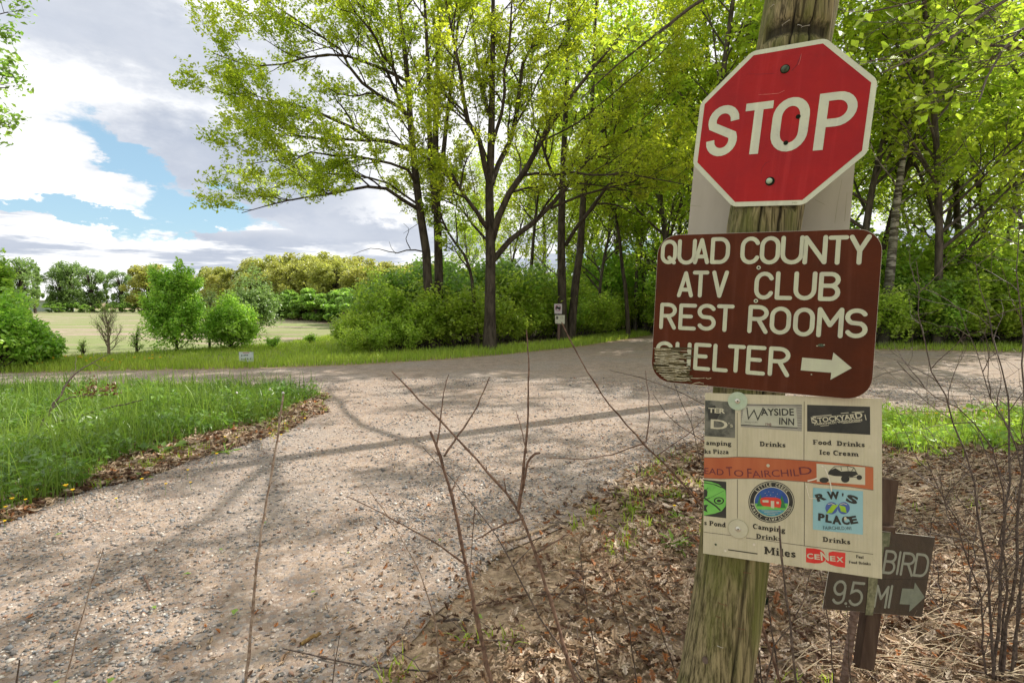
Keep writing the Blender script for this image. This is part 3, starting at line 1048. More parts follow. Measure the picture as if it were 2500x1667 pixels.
# --- woodland trees: three kinds, copied
def wood_tree(name, seed, bark, leafm, H, crown0, spread, cfg, nb, leafsize, r0=.16, maxleaf=10500):
    root = thing(name, 'x', 'tree')
    T = Tree(seed)
    P = [np.zeros(3)]; d = np.array([0, 0, 1.])
    for i in range(11):
        d = unit(d + T.r.normal(size=3) * [.05, .05, 0]); P.append(P[-1] + d * H / 11)
    P = np.array(P); P[0, 2] = -.1
    R = np.linspace(r0, .025, 12); R[0] *= 1.2
    T.w.tube(P, R, 8)
    for j in range(nb):
        t = crown0 + (1 - crown0) * (j + T.r.uniform()) / nb
        x = t * 11; i = min(int(x), 10); q = P[i] + (P[i + 1] - P[i]) * (x - i)
        a = T.r.uniform(.55, 1.15)
        dd = np.array([0, 0, 1.]) * math.cos(a) + perp(np.array([0, 0, 1.]), T.r) * math.sin(a)
        T.branch(q, dd, spread * T.r.uniform(.7, 1.2) * (1.35 - .8 * t), .05 * (1.2 - t), 2, cfg)
    T.build(root, bark, leafm, leafsize, maxleaf=maxleaf)
    remember(root)
    return root


CW = dict(CFG, kids=[0, 5, 6, 0], len=[.5, 1.1, 3], leaves=8, spread=.13, sides=[3, 3, 4, 6])
WT = [wood_tree('woodland_tree', 31, M_BARK2, M_CROWN2, 13, .30, 3.4, CW, 26, .17),
      wood_tree('woodland_tree', 32, M_BARK, M_CROWN, 15, .38, 3.0, CW, 26, .17, .13),
      wood_tree('woodland_tree', 33, M_BARK2, M_CROWN2, 10, .22, 2.6, CW, 24, .16, .10)]
BT = wood_tree('birch_tree', 34, M_BIRCH, M_CROWN2, 15, .35, 2.8, dict(CW), 22, .16, .20)


def zone(px):
    if px < 1320:
        return 'behind the spreading tree left of no-riding sign'
    if px < 1620:
        return 'between the no-riding sign and brown sign'
    if px < 2140:
        return 'behind the post with the stop sign'
    if px < 2500:
        return 'right of the stop sign across the road'
    return 'past the bare shrub beside the trail'


spots = [(1722, 23, 0, 1.35), (1800, 25, 1, 1.35), (1870, 22, 0, 1.35), (1985, 21.5, 1, 1.25), (2090, 22, 2, 1.7), (2290, 21, 2, 1.6), (2350, 25, 1, 1.4), (2490, 22, 2, 1.7), (1640, 26, 2, 1.6),  # px column, distance, variant, scale, lean
    (1290, 30, 1, .95), (1330, 36, 0, 1.0), (1455, 27, 2, 1.0), (1500, 33, 0, 1.0), (1535, 26, 1, .85), (1575, 30, 0, 1.0), (1605, 38, 1, 1.05), (1640, 28, 2, 1.1),
    (1680, 33, 1, 1.0), (1730, 27, 0, .95), (1780, 38, 1, 1.1), (1830, 30, 2, 1.1), (1890, 34, 0, 1.1), (1960, 29, 1, 1.0), (2020, 36, 0, 1.1), (2075, 26, 0, 1.0),
    (2108, 23, 1, 1.0), (2130, 31, 1, 1.0), (2270, 27, 0, 1.05), (2320, 22, 2, 1.1), (2360, 30, 1, 1.05), (2420, 24, 1, 1.0), (2500, 28, 0, 1.1), 
    (2620, 30, 0, 1.1), (1240, 38, 2, 1.1), (1200, 44, 0, 1.0), (1355, 33, 2, 1.0), (1425, 36, 2, 1.2), (1550, 30, 2, 1.1), (1620, 33, 2, 1.15), (1150, 40, 2, .95), (2240, 40, 0, 1.2), (2460, 38, 2, 1.3), (1400, 40, 1, 1.1), (1480, 46, 0, 1.2), (1660, 46, 2, 1.3), (2040, 44, 2, 1.3)]
rs = random.Random(4)
WLAB = ['grey-trunked woodland tree', 'dark-trunked woodland tree', 'short slim woodland tree']
used = set()
for px, d, v, s in spots:
    loc = ground_at(px, d)
    lab = f'{WLAB[v]} {zone(px)}'
    gp = f'{WLAB[v]}s {zone(px)}'
    if v not in used:
        o = WT[v]; used.add(v)
        o.location = tuple(loc); o.rotation_euler = (rs.uniform(-.04, .04), rs.uniform(-.02, .05), rs.uniform(0, 6)); o.scale = (s,) * 3
        o['label'] = lab; o['group'] = gp
    else:
        clone(WT[v], loc, scale=s, label=lab, group=gp, rot=(rs.uniform(-.04, .04), rs.uniform(-.02, .06), rs.uniform(0, 6)))

# the two birches seen right of the signs
b1 = gr(2150, 846); b1top = at(2238, 0, b1[1] * .97)
BT.location = tuple(b1)
dv = Vector(b1top - b1); BT.rotation_euler = dv.to_track_quat('Z', 'Y').to_euler()
BT['label'] = 'white-barked birch leaning right just beside the stop sign edge'
b2 = gr(2432, 840); dv = Vector(at(2500, 310, b2[1]) - b2)
clone(BT, b2, label='thinner birch leaning right at the right edge of the photo', rot=dv.to_track_quat('Z', 'Y').to_euler(), scale=.85)


# --- shrubs
def shrub(name, seed, leafm, H, W, nstem, leafsize, nleaf, cfg=None, bark=M_BARK2, cat='shrub', tall=1.0):
    root = thing(name, 'x', cat)
    T = Tree(seed)
    c = cfg or dict(CFG, kids=[0, 6, 6, 0], len=[.28 * W, .5 * W, H * .8], leaves=int(nleaf / (nstem * 36)) + 1, spread=.07 * W, sides=[3, 3, 4, 5], wander=.16, up=.06, rmax=[.005, .012, .03])
    for j in range(nstem):
        a = T.r.uniform(0, 6.28); rr = T.r.uniform(0, .25) * W
        tilt = T.r.uniform(.05, .75)
        T.branch(np.array([math.cos(a) * rr, math.sin(a) * rr, -.02]), np.array([math.cos(a) * tilt, math.sin(a) * tilt, 1.0]), H * T.r.uniform(.6, 1.05), .02, 2, c)
    T.build(root, bark, leafm, leafsize, .6, .6, .1, maxleaf=nleaf, trunk='stems', crown='foliage')
    remember(root)
    return root


SH = [shrub('undergrowth_shrub', 41, M_SHRUB, 2.5, 1.9, 15, .15, 7000),
      shrub('undergrowth_shrub', 42, M_SHRUB, 1.7, 1.7, 14, .14, 6000),
      shrub('undergrowth_shrub', 43, M_SHRUB_DK, 2.3, 1.9, 14, .15, 6500),
      shrub('undergrowth_shrub', 44, M_LIME, 2.2, 1.5, 12, .13, 4200)]
SLAB = ['tall green undergrowth shrub', 'low round green shrub', 'dark green undergrowth shrub', 'yellow-green sapling thicket']


def szone(px):
    if px < 1000:
        return 'at the field corner left of the oak'
    if px < 1330:
        return 'under the two big trees across the road'
    if px < 1620:
        return 'beside the track near the no-riding sign'
    if px < 2140:
        return 'hidden behind the post and its signs'
    if px < 2420:
        return 'at the wood edge right of brown sign'
    return 'at the wood edge near the right border'


sused = set()


def put_shrub(v, loc, s, rz, px):
    lab = f'{SLAB[v]} {szone(px)}'; gp = f'{SLAB[v]}s {szone(px)}'
    if v not in sused:
        sused.add(v); o = SH[v]
        o.location = tuple(loc); o.rotation_euler = (0, 0, rz); o.scale = (s,) * 3; o['label'] = lab; o['group'] = gp
    else:
        clone(SH[v], loc, rz, s, lab, gp)


edge_l = [(862, 872), (905, 866), (950, 862), (1000, 857), (1045, 853), (1100, 849), (1150, 845), (1200, 842), (1250, 838), (1300, 833), (1340, 828)]
for i, (px, py) in enumerate(edge_l):
    g0 = gr(px, py)
    for row in range(3):
        d = g0[1] * (1 + .10 * row) + rs.uniform(0, .6)
        s = [.75, 1.0, 1.25][row] * rs.uniform(.85, 1.1) * min(1, .60 + .10 * i)
        put_shrub(rs.choice([0, 1, 0, 2] if row else [1, 0, 0, 1]), ground_at(px + rs.uniform(-20, 20) + (18 * row if i < 3 else 0), d), s, rs.uniform(0, 6), px)
for i in range(12):                      # along the track beside the no-riding sign
    px = 1400 + i * 17
    d = 23.5 + i * .8
    for row in range(2):
        put_shrub(rs.choice([0, 1, 3]), ground_at(px + rs.uniform(-15, 15), d + 1.5 + row * 3), (.8 + .45 * row) * rs.uniform(.8, 1.15), rs.uniform(0, 6), px)
for i in range(18):                      # behind the sign and right
    px = 1620 + i * 62
    d = 28 if px < 2080 else 19.5
    for row in range(3):
        put_shrub(rs.choice([0, 3, 1, 0, 3, 2]), ground_at(px + rs.uniform(-30, 30), d + 1.3 + row * 2.4 + rs.uniform(0, .8)), (.95 + .4 * row) * rs.uniform(.85, 1.15), rs.uniform(0, 6), px)
for i in range(10):
    px = 2090 + i * 70
    put_shrub(rs.choice([3, 0, 0]), ground_at(px + rs.uniform(-20, 20), 23 + rs.uniform(-1.2, 2.5)), rs.uniform(1.3, 1.75), rs.uniform(0, 6), px)
# a second tier of tall saplings closing the wood
for i in range(16):
    px = 1430 + i * 75
    put_shrub(rs.choice([3, 0, 3]), ground_at(px, 31 + rs.uniform(0, 6)), rs.uniform(1.6, 2.1), rs.uniform(0, 6), px)


# --- things in and behind the field
def far_tree(name, seed, leafm, H, W, trunk_h, nclump, nleaf, leafsize, bark=M_BARK):
    root = thing(name, 'x', 'tree')
    T = Tree(seed)
    r = T.r
    T.w.tube(np.array([(0, 0, -.1), (r.normal() * .1, 0, H * .3), (r.normal() * .2, 0, H * .62), (0, 0, H * .85)]), [H * .028, H * .02, H * .012, .02], 6)
    C = []
    for j in range(nclump):
        a = r.uniform(0, 6.28); zc = r.uniform(trunk_h, .9); rad = W * math.sqrt(max(.05, 1 - ((zc - .55) / .55) ** 2)) * r.uniform(.3, .85)
        c = np.array([math.cos(a) * rad, math.sin(a) * rad, zc * H])
        T.w.tube(np.array([(0, 0, H * max(.15, zc * .55)), c * [.5, .5, .8] + [0, 0, H * .08], c]), [H * .010, H * .006, .01], 4)
        k = nleaf // nclump
        sig = np.array([W * .16, W * .16, H * .055]) * r.uniform(.5, 1.25)
        q = r.normal(size=(k, 3)); q /= np.linalg.norm(q, axis=1)[:, None]; q *= (r.uniform(size=(k, 1)) ** .45) * 1.6
        C.append(c + q * sig)
    T.lp = C
    T.build(root, bark, leafm, leafsize, .7, .6, .1)
    remember(root)
    return root


FT = [far_tree('broad_oak', 51, M_OAKFAR, 8.0, 3.9, .12, 64, 14000, .27),
      far_tree('far_tree', 52, M_TREEFAR, 8.5, 3.0, .14, 60, 6500, .27),
      far_tree('far_bush', 53, M_SHRUB_DK, 3.2, 2.6, .12, 18, 5000, .28),
      far_tree('far_sapling', 54, M_TREEFAR, 7.0, 1.3, .25, 12, 2600, .26)]
fu = set()


def put_far(v, px, d, s, lab, gp=None, sz=None):
    loc = ground_at(px, d)
    sc_ = (s, s, s * (sz or 1))
    if v not in fu:
        fu.add(v); o = FT[v]; o.location = tuple(loc); o.scale = sc_; o['label'] = lab
        if gp:
            o['group'] = gp
    else:
        c = clone(FT[v], loc, rs.uniform(0, 6), sc_, lab, gp)
        c['category'] = 'bush' if v == 2 else 'tree'


FT[2]['category'] = 'bush'
# tree row at the far end of the field
row = [(20, 92, 1, .98), (55, 80, 1, 1.0), (88, 84, 3, 1.1), (150, 95, 1, .98), (178, 96, 1, 1.08), (228, 94, 1, .95), (262, 97, 3, 1.05), (300, 95, 1, .88), (330, 98, 3, .9), (365, 90, 0, 1.05), (470, 92, 1, .8), (505, 85, 3, 1.05), (530, 80, 0, .9)]
rowlab = ['first tree of the far field row at the left border', 'bushy tree beyond the lime shrubs at far left', 'thin tree right of the bushy one beyond the lime shrubs', 'loose grey-green tree right of the far shed',
          'tallest loose tree right of the far shed', 'darker rounded tree next to the tallest one across the field', 'thin bare-looking tree in the middle of the far row', 'short tree in the middle of the far field row',
          'thin tree just left of the flat-topped oak across the field', 'flat-topped oak rising behind the leafy young field tree', 'low tree behind the young field trees', 'thin forked tree at the left end of the wooded rise', 'round oak at the left end of the wooded rise']
for (px, d, v, s), lb in zip(row, rowlab):
    put_far(v, px, d, s, lb)
for i in range(16):
    px = 125 + i * 22
    put_far(2, px + rs.uniform(-6, 6), 90 + rs.uniform(-3, 3), .55 * rs.uniform(.7, 1.1), 'low dark bush at the foot of the far tree row', 'low bushes at the foot of the far tree row')
# wooded rise
rise = [(px_, d_, (738 + 2244 / d_ - ty_) * d_ / 1320 / 7.6) for px_, d_, ty_ in [(545, 76, 672), (585, 72, 652), (615, 66, 668), (640, 74, 636), (672, 68, 628), (700, 60, 642), (728, 70, 622), (760, 58, 634), (790, 66, 620), (820, 54, 640), (850, 62, 628), (878, 50, 650), (905, 58, 636), (940, 48, 655), (975, 55, 642), (1010, 48, 650), (1050, 52, 648)]]
for i, (px, d, s) in enumerate(rise):
    where = 'left part' if px < 690 else ('middle' if px < 850 else 'right part')
    put_far(0, px, d, s, f'rounded yellow-green oak in the {where} of the wooded rise', f'rounded oaks in the {where} of the wooded rise', 1.0)
for i in range(22):
    t = i / 21
    px = 640 + t * 260
    d = 62 - 24 * t
    put_far(2, px + rs.uniform(-8, 8), d + rs.uniform(-1, 1) * 2, rs.uniform(.75, 1.1) * (1 - .15 * t), 'dark green bush along the foot of the wooded rise', 'dark bushes along the foot of the wooded rise')
for i in range(9):
    put_far(2, 560 + i * 30, 66 - i * 2 + rs.uniform(-1, 1), rs.uniform(.6, .9), 'dark bush between the young field trees and the wooded rise', 'dark bushes left of the wooded rise')

# young trees standing in the field
CF = dict(CFG, kids=[0, 6, 6, 0], len=[.22, .42, 1.0], leaves=7, spread=.05, wander=.10, up=.12, rmax=[.004, .01, .02], ang=.55)


def field_tree(name, label, px, py, H, W, nst, leafm, leafsize, nleaf, seed, cat='tree', trunk=True, low=.1, up=.12, body=0, bark=None):
    root = thing(name, label, cat, gr(px, py))
    T = Tree(seed); r = T.r
    if trunk:
        T.w.tube(np.array([(0, 0, -.05), (.01, 0, H * .35), (.04, 0, H * .75)]), [.05, .035, .012], 7)
    c = dict(CF, up=up)
    c['leaves'] = int(nleaf / max(1, nst * 36)) + 2
    c['len'] = [.11 * H, .2 * H, H * .5]
    for j in range(nst):
        t = low + (.72 - low) * j / nst
        a = j * 2.4 + r.uniform(0, .5); tilt = r.uniform(.5, 1.3) * (1.2 - t)
        d = np.array([math.cos(a) * tilt, math.sin(a) * tilt, 1.0 - .4 * (1 - t)])
        T.branch(np.array([0, 0, H * t * (1 if trunk else .3)]), d, (W * .75 if t < .5 else H * .36) * r.uniform(.8, 1.1), .018, 2, c)
    if body:
        q = r.normal(size=(body, 3)); q /= np.linalg.norm(q, axis=1)[:, None]
        lump = 1 + .6 * np.array([mnoise.noise(Vector(tuple(v * 2.3 + seed))) for v in q])
        q *= (lump * r.uniform(.4, 1.06, body) ** .6)[:, None]
        zc = .50 * H
        P_ = q * [W * .62, W * .62, H * .46]; P_[:, :2] *= (1.12 - .35 * (P_[:, 2:3] / (H * .46)))
        T.lp.append(P_ + [0, 0, zc])
        nleaf = nleaf + body
    T.build(root, bark or M_BARK, leafm, leafsize, .55, .5, .1, maxleaf=nleaf, trunk='trunk', crown='crown')
    return root


field_tree('young_tree', 'leafy young tree with feathery top standing alone in the field', 432, 860, 2.6, 1.3, 40, M_LIME, .09, 21000, 61, low=.04, body=6500)
field_tree('round_bush', 'rounded yellow-green bush right of the leafy young field tree', 566, 852, 1.95, 1.35, 44, M_LIME, .09, 20000, 62, 'bush', False, .02, body=7000)
field_tree('grey_sapling', 'thin greyish tree behind the rounded field bush', 512, 851, 2.0, .6, 12, M_TREEFAR, .06, 1800, 63)
field_tree('pale_bush', 'pale feathery bush behind the rounded field bush', 620, 818, 3.6, 1.8, 24, M_TREEFAR, .12, 9000, 64, 'bush', False, .05, body=2500)
field_tree('budding_sapling', 'nearly bare budding sapling left of the leafy field tree', 266, 868, 1.55, .75, 16, M_LIME, .03, 1500, 65, up=.2, bark=M_TWIG)
field_tree('small_sprout', 'tiny green sprout between the bare sapling and leafy tree', 334, 864, .85, .25, 7, M_LIME, .05, 500, 66)
field_tree('small_sprout', 'short green sprout left of the bare budding sapling', 202, 870, .5, .2, 6, M_LIME, .04, 350, 67)
field_tree('small_bush', 'small round yellow-green bush near the wooded rise', 757, 838, .45, .32, 9, M_LIME, .07, 900, 68, 'bush', False)
field_tree('small_bush', 'low wide yellow-green bush left of the white yard sign line', 665, 850, .35, .5, 9, M_LIME, .07, 900, 69, 'bush', False)
for i, (px, py, H, W, lb) in enumerate([(2, 905, 2.2, 1.25, 'big lime-green shrub cut by the left border'), (58, 897, 1.35, .9, 'lower lime-green shrub at the road edge far left'), (-10, 887, 2.7, 1.3, 'tall pale-green shrub behind the lime shrubs at left'), (92, 893, 1.1, .8, 'short lime shrub beside the stubble field edge')]):
    field_tree('lime_shrub', lb, px, py, H, W, 24, M_LIME, .11, 7000, 71 + i, 'shrub', i == 2, .04, body=2600)

# big tree outside the frame whose boughs reach in at the upper left
bL = np.array([-16.5, 12.5, 0])
rootL = thing('overhanging_tree', 'leafy boughs hanging in at the upper left border', 'tree', bL)
TL = Tree(81)
TL.w.tube(np.array([(0, 0, -.1), (.1, 0, 3), (.2, 0, 6), (.3, 0, 10), (.3, 0, 13)]), [.32, .26, .2, .1, .03], 8)
cL = dict(CFG, kids=[0, 5, 6, 8], len=[.45, .9, 1.8, 4], leaves=9, spread=.09)
for pts in ([(-420, 60), (-200, 40), (-60, 60), (60, 30)], [(-420, 200), (-200, 130), (-60, 160), (70, 190)], [(-420, 260), (-250, 240), (-80, 260), (0, 300), (25, 335)], [(-420, 100), (-250, -40), (-80, -60), (60, -40)], [(-420, 150), (-200, 210), (-100, 215), (60, 215)]):
    P = resample(px_line([(q[0] - 40, q[1]) for q in pts], 12.5, 12.0), 8) - bL
    TL.limb(P, np.linspace(.06, .012, 8), 2, dict(cL, kids=[0, 6, 14, 8], len=[.42, .8, 1.8, 4]), tmin=.2)
for j in range(12):
    a = j * 2.4
    TL.branch(np.array([.2, 0, 5 + j * .65]), np.array([math.cos(a), math.sin(a), .5]), 3.2, .06, 2, cL)
TL.build(rootL, M_BARK, M_SHRUB_DK, .12, maxleaf=30000)


# trees outside the frame at right that shade the trail
def shade_tree(name, label, loc, H, seed, crown0, spread, nb, nleaf):
    root = thing(name, label, 'tree', loc)
    T = Tree(seed)
    P = np.array([(0, 0, -.1), (.1, .1, H * .25), (-.1, .1, H * .5), (.1, -.1, H * .75), (0, 0, H)])
    P = resample(P, 12)
    T.w.tube(P, np.linspace(.24, .04, 12), 8)
    for j in range(nb):
        t = crown0 + (1 - crown0) * (j + .5) / nb
        x = t * 11; i = min(int(x), 10); q = P[i]
        a = j * 2.4; e = T.r.uniform(.2, .8)
        T.branch(q, np.array([math.cos(a), math.sin(a), e]), spread * T.r.uniform(.7, 1.2) * (1.3 - .6 * t), .06, 2, dict(CFG, kids=[0, 5, 7, 0], len=[.5, 1.1, 3], leaves=7, spread=.12))
    T.build(root, M_BARK2, M_CROWN2, .15, maxleaf=nleaf)
    remember(root)
    return root


ST = shade_tree('roadside_shade_tree', 'tall roadside tree just outside the right border, boughs reaching in', (11.0, 8.8, 0), 16, 91, .36, 4.6, 26, 10500)
for i, (x, y, s, rz) in enumerate([(14.5, 11.5, 1.0, 2.2)]):
    clone(ST, (x, y, 0), rz, s, 'tall roadside tree outside the right border shading the trail', 'trees outside the right border shading the trail')

SH2 = shade_tree('roadside_shade_tree', 'high-crowned tree, trunk hidden behind the post, added to shade the trail', (5.1, 10.2, 0), 17.5, 92, .50, 4.6, 24, 15000)  # added tree: its high crown throws dappled shade on the gravel
for i, (x, y, s, rz) in enumerate([(-4.5, -5.5, .8, 1.0), (1.5, -7.5, .9, 2.2), (6.5, -4.5, .8, 3.0), (-9.5, -3.5, .9, 4.1), (-1.5, -10, 1, 5), (11, -8, 1, 1)]):  # unseen trees added to hold skylight off the sign faces
    clone(ST, (x, y, 0), rz, s, 'unseen tree added behind the camera to dim the sign faces', 'unseen trees added behind the camera')

# small tree close by at right: bare twigs and fresh leaves reach into the upper right corner
bN = np.array([4.3, 3.3, 0])
rootN = thing('near_tree', 'twiggy branches with a few fresh leaves in the upper right corner', 'tree', bN)
TN = Tree(95)
TN.w.tube(np.array([(0, 0, -.1), (-.05, 0, 1.5), (0, .1, 3), (.1, .1, 4.6), (.1, .1, 6)]), [.075, .06, .05, .03, .01], 8)
cN = dict(CFG, kids=[0, 4, 5, 6], len=[.22, .45, .8, 1.5], leaves=1, spread=.03, wander=.10, rmax=[.003, .005, .009, .02], sides=[3, 4, 5, 6])
for pts, d0, d1 in [([(2900, -160), (2450, 0), (2413, 25), (2352, 75), (2260, 130), (2150, 180)], 3.2, 2.8), ([(2900, -100), (2500, 65), (2430, 145), (2400, 210), (2390, 250)], 3.3, 3.0), ([(2900, -300), (2560, -120), (2400, 10), (2340, 20), (2230, 120)], 3.2, 3.0),
                    ([(2900, 60), (2620, 100), (2500, 130), (2460, 160), (2400, 165)], 3.4, 3.2), ([(2900, -350), (2560, -200), (2380, -60), (2260, 0), (2120, 30)], 3.3, 3.0)]:
    P = resample(px_line(pts, d0, d1), 9) - bN
    TN.limb(P, np.linspace(.016, .004, 9), 2, dict(cN, kids=[0, 4, 10, 0]), tmin=.25)
for j in range(14):
    a = j * 2.4
    TN.branch(np.array([0, .1, 3.2 + j * .2]), np.array([math.cos(a), math.sin(a), .7]), 1.5, .02, 2, dict(cN, leaves=3))
TN.build(rootN, M_TWIG_D, M_CROWN2, .065, .65, maxleaf=5000)
# stray broad fresh leaves of a twig close to the lens corner


# ------------------------------------------------------------------ post and signs
class Plane:
    """a flat board: origin, axes in the world; measures photo pixels on its face"""
    def __init__(s, t, right, down, scale):
        o = EYE + cam_vec(np.array(t) * scale)
        X = unit(cam_vec(np.array(right))); Y = -cam_vec(np.array(down)); Y = unit(Y - X * (X @ Y)); Z = np.cross(X, Y)
        s.o, s.X, s.Y, s.Z = o, X, Y, Z
        m = Matrix.Identity(4)
        for i, v in enumerate((X, Y, Z, o)):
            for k in range(3):
                m[k][i] = v[k]
        s.mw = m

    def uv(s, px, py, z=0.0):
        d = px_dir(px, py); n = s.Z
        t = ((s.o + n * z - EYE) @ n) / (d @ n)
        p = EYE + d * t - s.o
        return np.array([p @ s.X, p @ s.Y])

    def shifted(s, dz):
        q = Plane.__new__(Plane); q.__dict__.update(s.__dict__)
        q.o = s.o + s.Z * dz
        q.mw = s.mw.copy()
        for k in range(3):
            q.mw[k][3] = q.o[k]
        return q


# strokes of a plain rounded letter in a unit box
def arc(cx, cy, rx, ry, a0, a1, n=10):
    return [(cx + rx * math.cos(math.radians(a0 + (a1 - a0) * i / n)), cy + ry * math.sin(math.radians(a0 + (a1 - a0) * i / n))) for i in range(n + 1)]


OO = arc(.5, .68, .5, .32, 0, 180, 12) + arc(.5, .32, .5, .32, 180, 360, 12) + [(1, .68)]
SS = arc(.5, .74, .5, .26, 28, 240, 14) + arc(.5, .26, .5, .26, 62, -152, 14)
GL = {
    'A': [[(0, 0), (.5, 1), (1, 0)], [(.17, .26), (.83, .26)]],
    'B': [[(0, 0), (0, 1), (.55, 1)] + arc(.55, .765, .43, .235, 90, -90, 8) + [(0, .53)], [(.5, .53)] + arc(.55, .265, .45, .265, 90, -90, 8) + [(0, 0)]],
    'C': [arc(.5, .66, .5, .34, 25, 180, 9) + arc(.5, .34, .5, .34, 180, 335, 9)],
    'D': [[(0, 0), (0, 1), (.5, 1)] + arc(.5, .62, .5, .38, 90, 0, 6) + arc(.5, .38, .5, .38, 0, -90, 6) + [(0, 0)]],
    'E': [[(1, 1), (0, 1), (0, 0), (1, 0)], [(0, .52), (.75, .52)]],
    'F': [[(1, 1), (0, 1), (0, 0)], [(0, .52), (.75, .52)]],
    'G': [arc(.5, .66, .5, .34, 25, 180, 9) + arc(.5, .34, .5, .34, 180, 360, 9) + [(1, .48), (.55, .48)]],
    'H': [[(0, 0), (0, 1)], [(1, 0), (1, 1)], [(0, .52), (1, .52)]],
    'I': [[(.5, 0), (.5, 1)]],
    'K': [[(0, 0), (0, 1)], [(1, 1), (0, .4)], [(.3, .6), (1, 0)]],
    'L': [[(0, 1), (0, 0), (1, 0)]],
    'M': [[(0, 0), (0, 1), (.5, .4), (1, 1), (1, 0)]],
    'N': [[(0, 0), (0, 1), (1, 0), (1, 1)]],
    'O': [OO],
    'P': [[(0, 0), (0, 1), (.5, 1)] + arc(.5, .74, .5, .26, 90, -90, 10) + [(0, .48)]],
    'Q': [OO, [(.55, .22), (.95, -.02)]],
    'R': [[(0, 0), (0, 1), (.5, 1)] + arc(.5, .755, .5, .245, 90, -90, 10) + [(0, .51)], [(.5, .51), (1, 0)]],
    'S': [SS],
    'T': [[(0, 1), (1, 1)], [(.5, 1), (.5, 0)]],
    'U': [[(0, 1), (0, .34)] + arc(.5, .34, .5, .34, 180, 360, 10) + [(1, 1)]],
    'V': [[(0, 1), (.5, 0), (1, 1)]],
    'W': [[(0, 1), (.25, 0), (.5, .8), (.75, 0), (1, 1)]],
    'X': [[(0, 1), (1, 0)], [(0, 0), (1, 1)]],
    'Y': [[(0, 1), (.5, .46), (1, 1)], [(.5, .46), (.5, 0)]],
    '9': [arc(.5, .7, .5, .3, 0, 360, 14), [(1, .7), (1, .3)] + arc(.5, .27, .5, .27, 0, -150, 9)],
    '5': [[(1, 1), (.1, 1), (.05, .55)] + arc(.47, .33, .53, .33, 105, -150, 12)],
    '.': [[(.45, 0), (.55, 0)]],
}


def stroke_mesh(M_, pts, w, z, rnd=True):
    """flat ribbon of width w along pts, round or square ends"""
    P = [np.array(p, float) for p in pts]
    Q = [P[0]]
    for p in P[1:]:
        if np.linalg.norm(p - Q[-1]) > w * .02:
            Q.append(p)
    if len(Q) < 2:
        Q.append(Q[0] + np.array([w * .2, 0]))
    P = np.array(Q); n = len(P)
    closed = np.linalg.norm(P[0] - P[-1]) < w * .1
    L, R_ = [], []
    for i in range(n):
        if closed and i in (0, n - 1):
            a = P[n - 1] - P[n - 2]; b = P[1] - P[0]
        else:
            a = P[i] - P[i - 1] if i > 0 else P[1] - P[0]
            b = P[i + 1] - P[i] if i < n - 1 else a
        a = a / np.linalg.norm(a); b = b / np.linalg.norm(b)
        t = a + b
        if np.linalg.norm(t) < 1e-3:
            t = a
        t /= np.linalg.norm(t)
        nn = np.array([-t[1], t[0]]); c = max(.38, nn @ np.array([-a[1], a[0]]))
        L.append(P[i] + nn * w / 2 / c); R_.append(P[i] - nn * w / 2 / c)
    V = [(p[0], p[1], z) for p in L] + [(p[0], p[1], z) for p in R_]
    M_.add(V, [(i, n + i, n + i + 1, i + 1) for i in range(n - 1)])
    if rnd and not closed:
        for e, s_ in ((0, -1), (n - 1, 1)):
            d = (P[1] - P[0]) if e == 0 else (P[-1] - P[-2]); d = d / np.linalg.norm(d) * s_
            a0 = math.atan2(d[1], d[0])
            arcp = [(P[e][0] + w / 2 * math.cos(a0 - math.pi / 2 + math.pi * k / 8), P[e][1] + w / 2 * math.sin(a0 - math.pi / 2 + math.pi * k / 8), z + .00004) for k in range(9)]
            M_.add(arcp, [list(range(9))])


def letter(pl, ch, box, w, mat, parent, z=.0008, rnd=True, name='letter'):
    """box: x0,x1,y0,y1 of the stroke centre lines in board metres"""
    x0, x1, y0, y1 = box
    M_ = Mesh()
    sts = []
    for st in GL[ch]:
        cur = [st[0]]
        for q in range(1, len(st)):
            cur.append(st[q])
            if q < len(st) - 1:
                a_ = np.subtract(st[q], st[q - 1]); b_ = np.subtract(st[q + 1], st[q])
                a_ = a_ * [x1 - x0, y1 - y0]; b_ = b_ * [x1 - x0, y1 - y0]
                if a_ @ b_ < .15 * np.linalg.norm(a_) * np.linalg.norm(b_) and ch in 'AMNVWRBDPELF':
                    sts.append(cur); cur = [st[q]]
        sts.append(cur)
    for k, st in enumerate(sts):
        stroke_mesh(M_, [(x0 + (x1 - x0) * p[0], y0 + (y1 - y0) * p[1]) for p in st], w, z + k * .00012, rnd)
    return M_.build(name, mat, parent)


def outer_box(pl, x0, x1, yt, yb, w):
    """outer pixel limits of a letter -> centre line box on the board"""
    ym, xm = (yt + yb) / 2, (x0 + x1) / 2
    a = pl.uv(x0, ym)[0] + w / 2; b = pl.uv(x1, ym)[0] - w / 2
    if b < a:
        a = b = (a + b) / 2
    return a, b, pl.uv(xm, yb)[1] + w / 2, pl.uv(xm, yt)[1] - w / 2


FONT_CACHE = {}


def text_mesh(body, bold=.012, serif=0):
    cu = bpy.data.curves.new('lettering', 'FONT')
    cu.body = body; cu.size = 1; cu.offset = bold; cu.resolution_u = 3
    o = bpy.data.objects.new('lettering', cu)
    COL.objects.link(o)
    dg = bpy.context.evaluated_depsgraph_get()
    me = bpy.data.meshes.new_from_object(o.evaluated_get(dg))
    me.name = 'lettering'
    bpy.data.objects.remove(o)
    return me


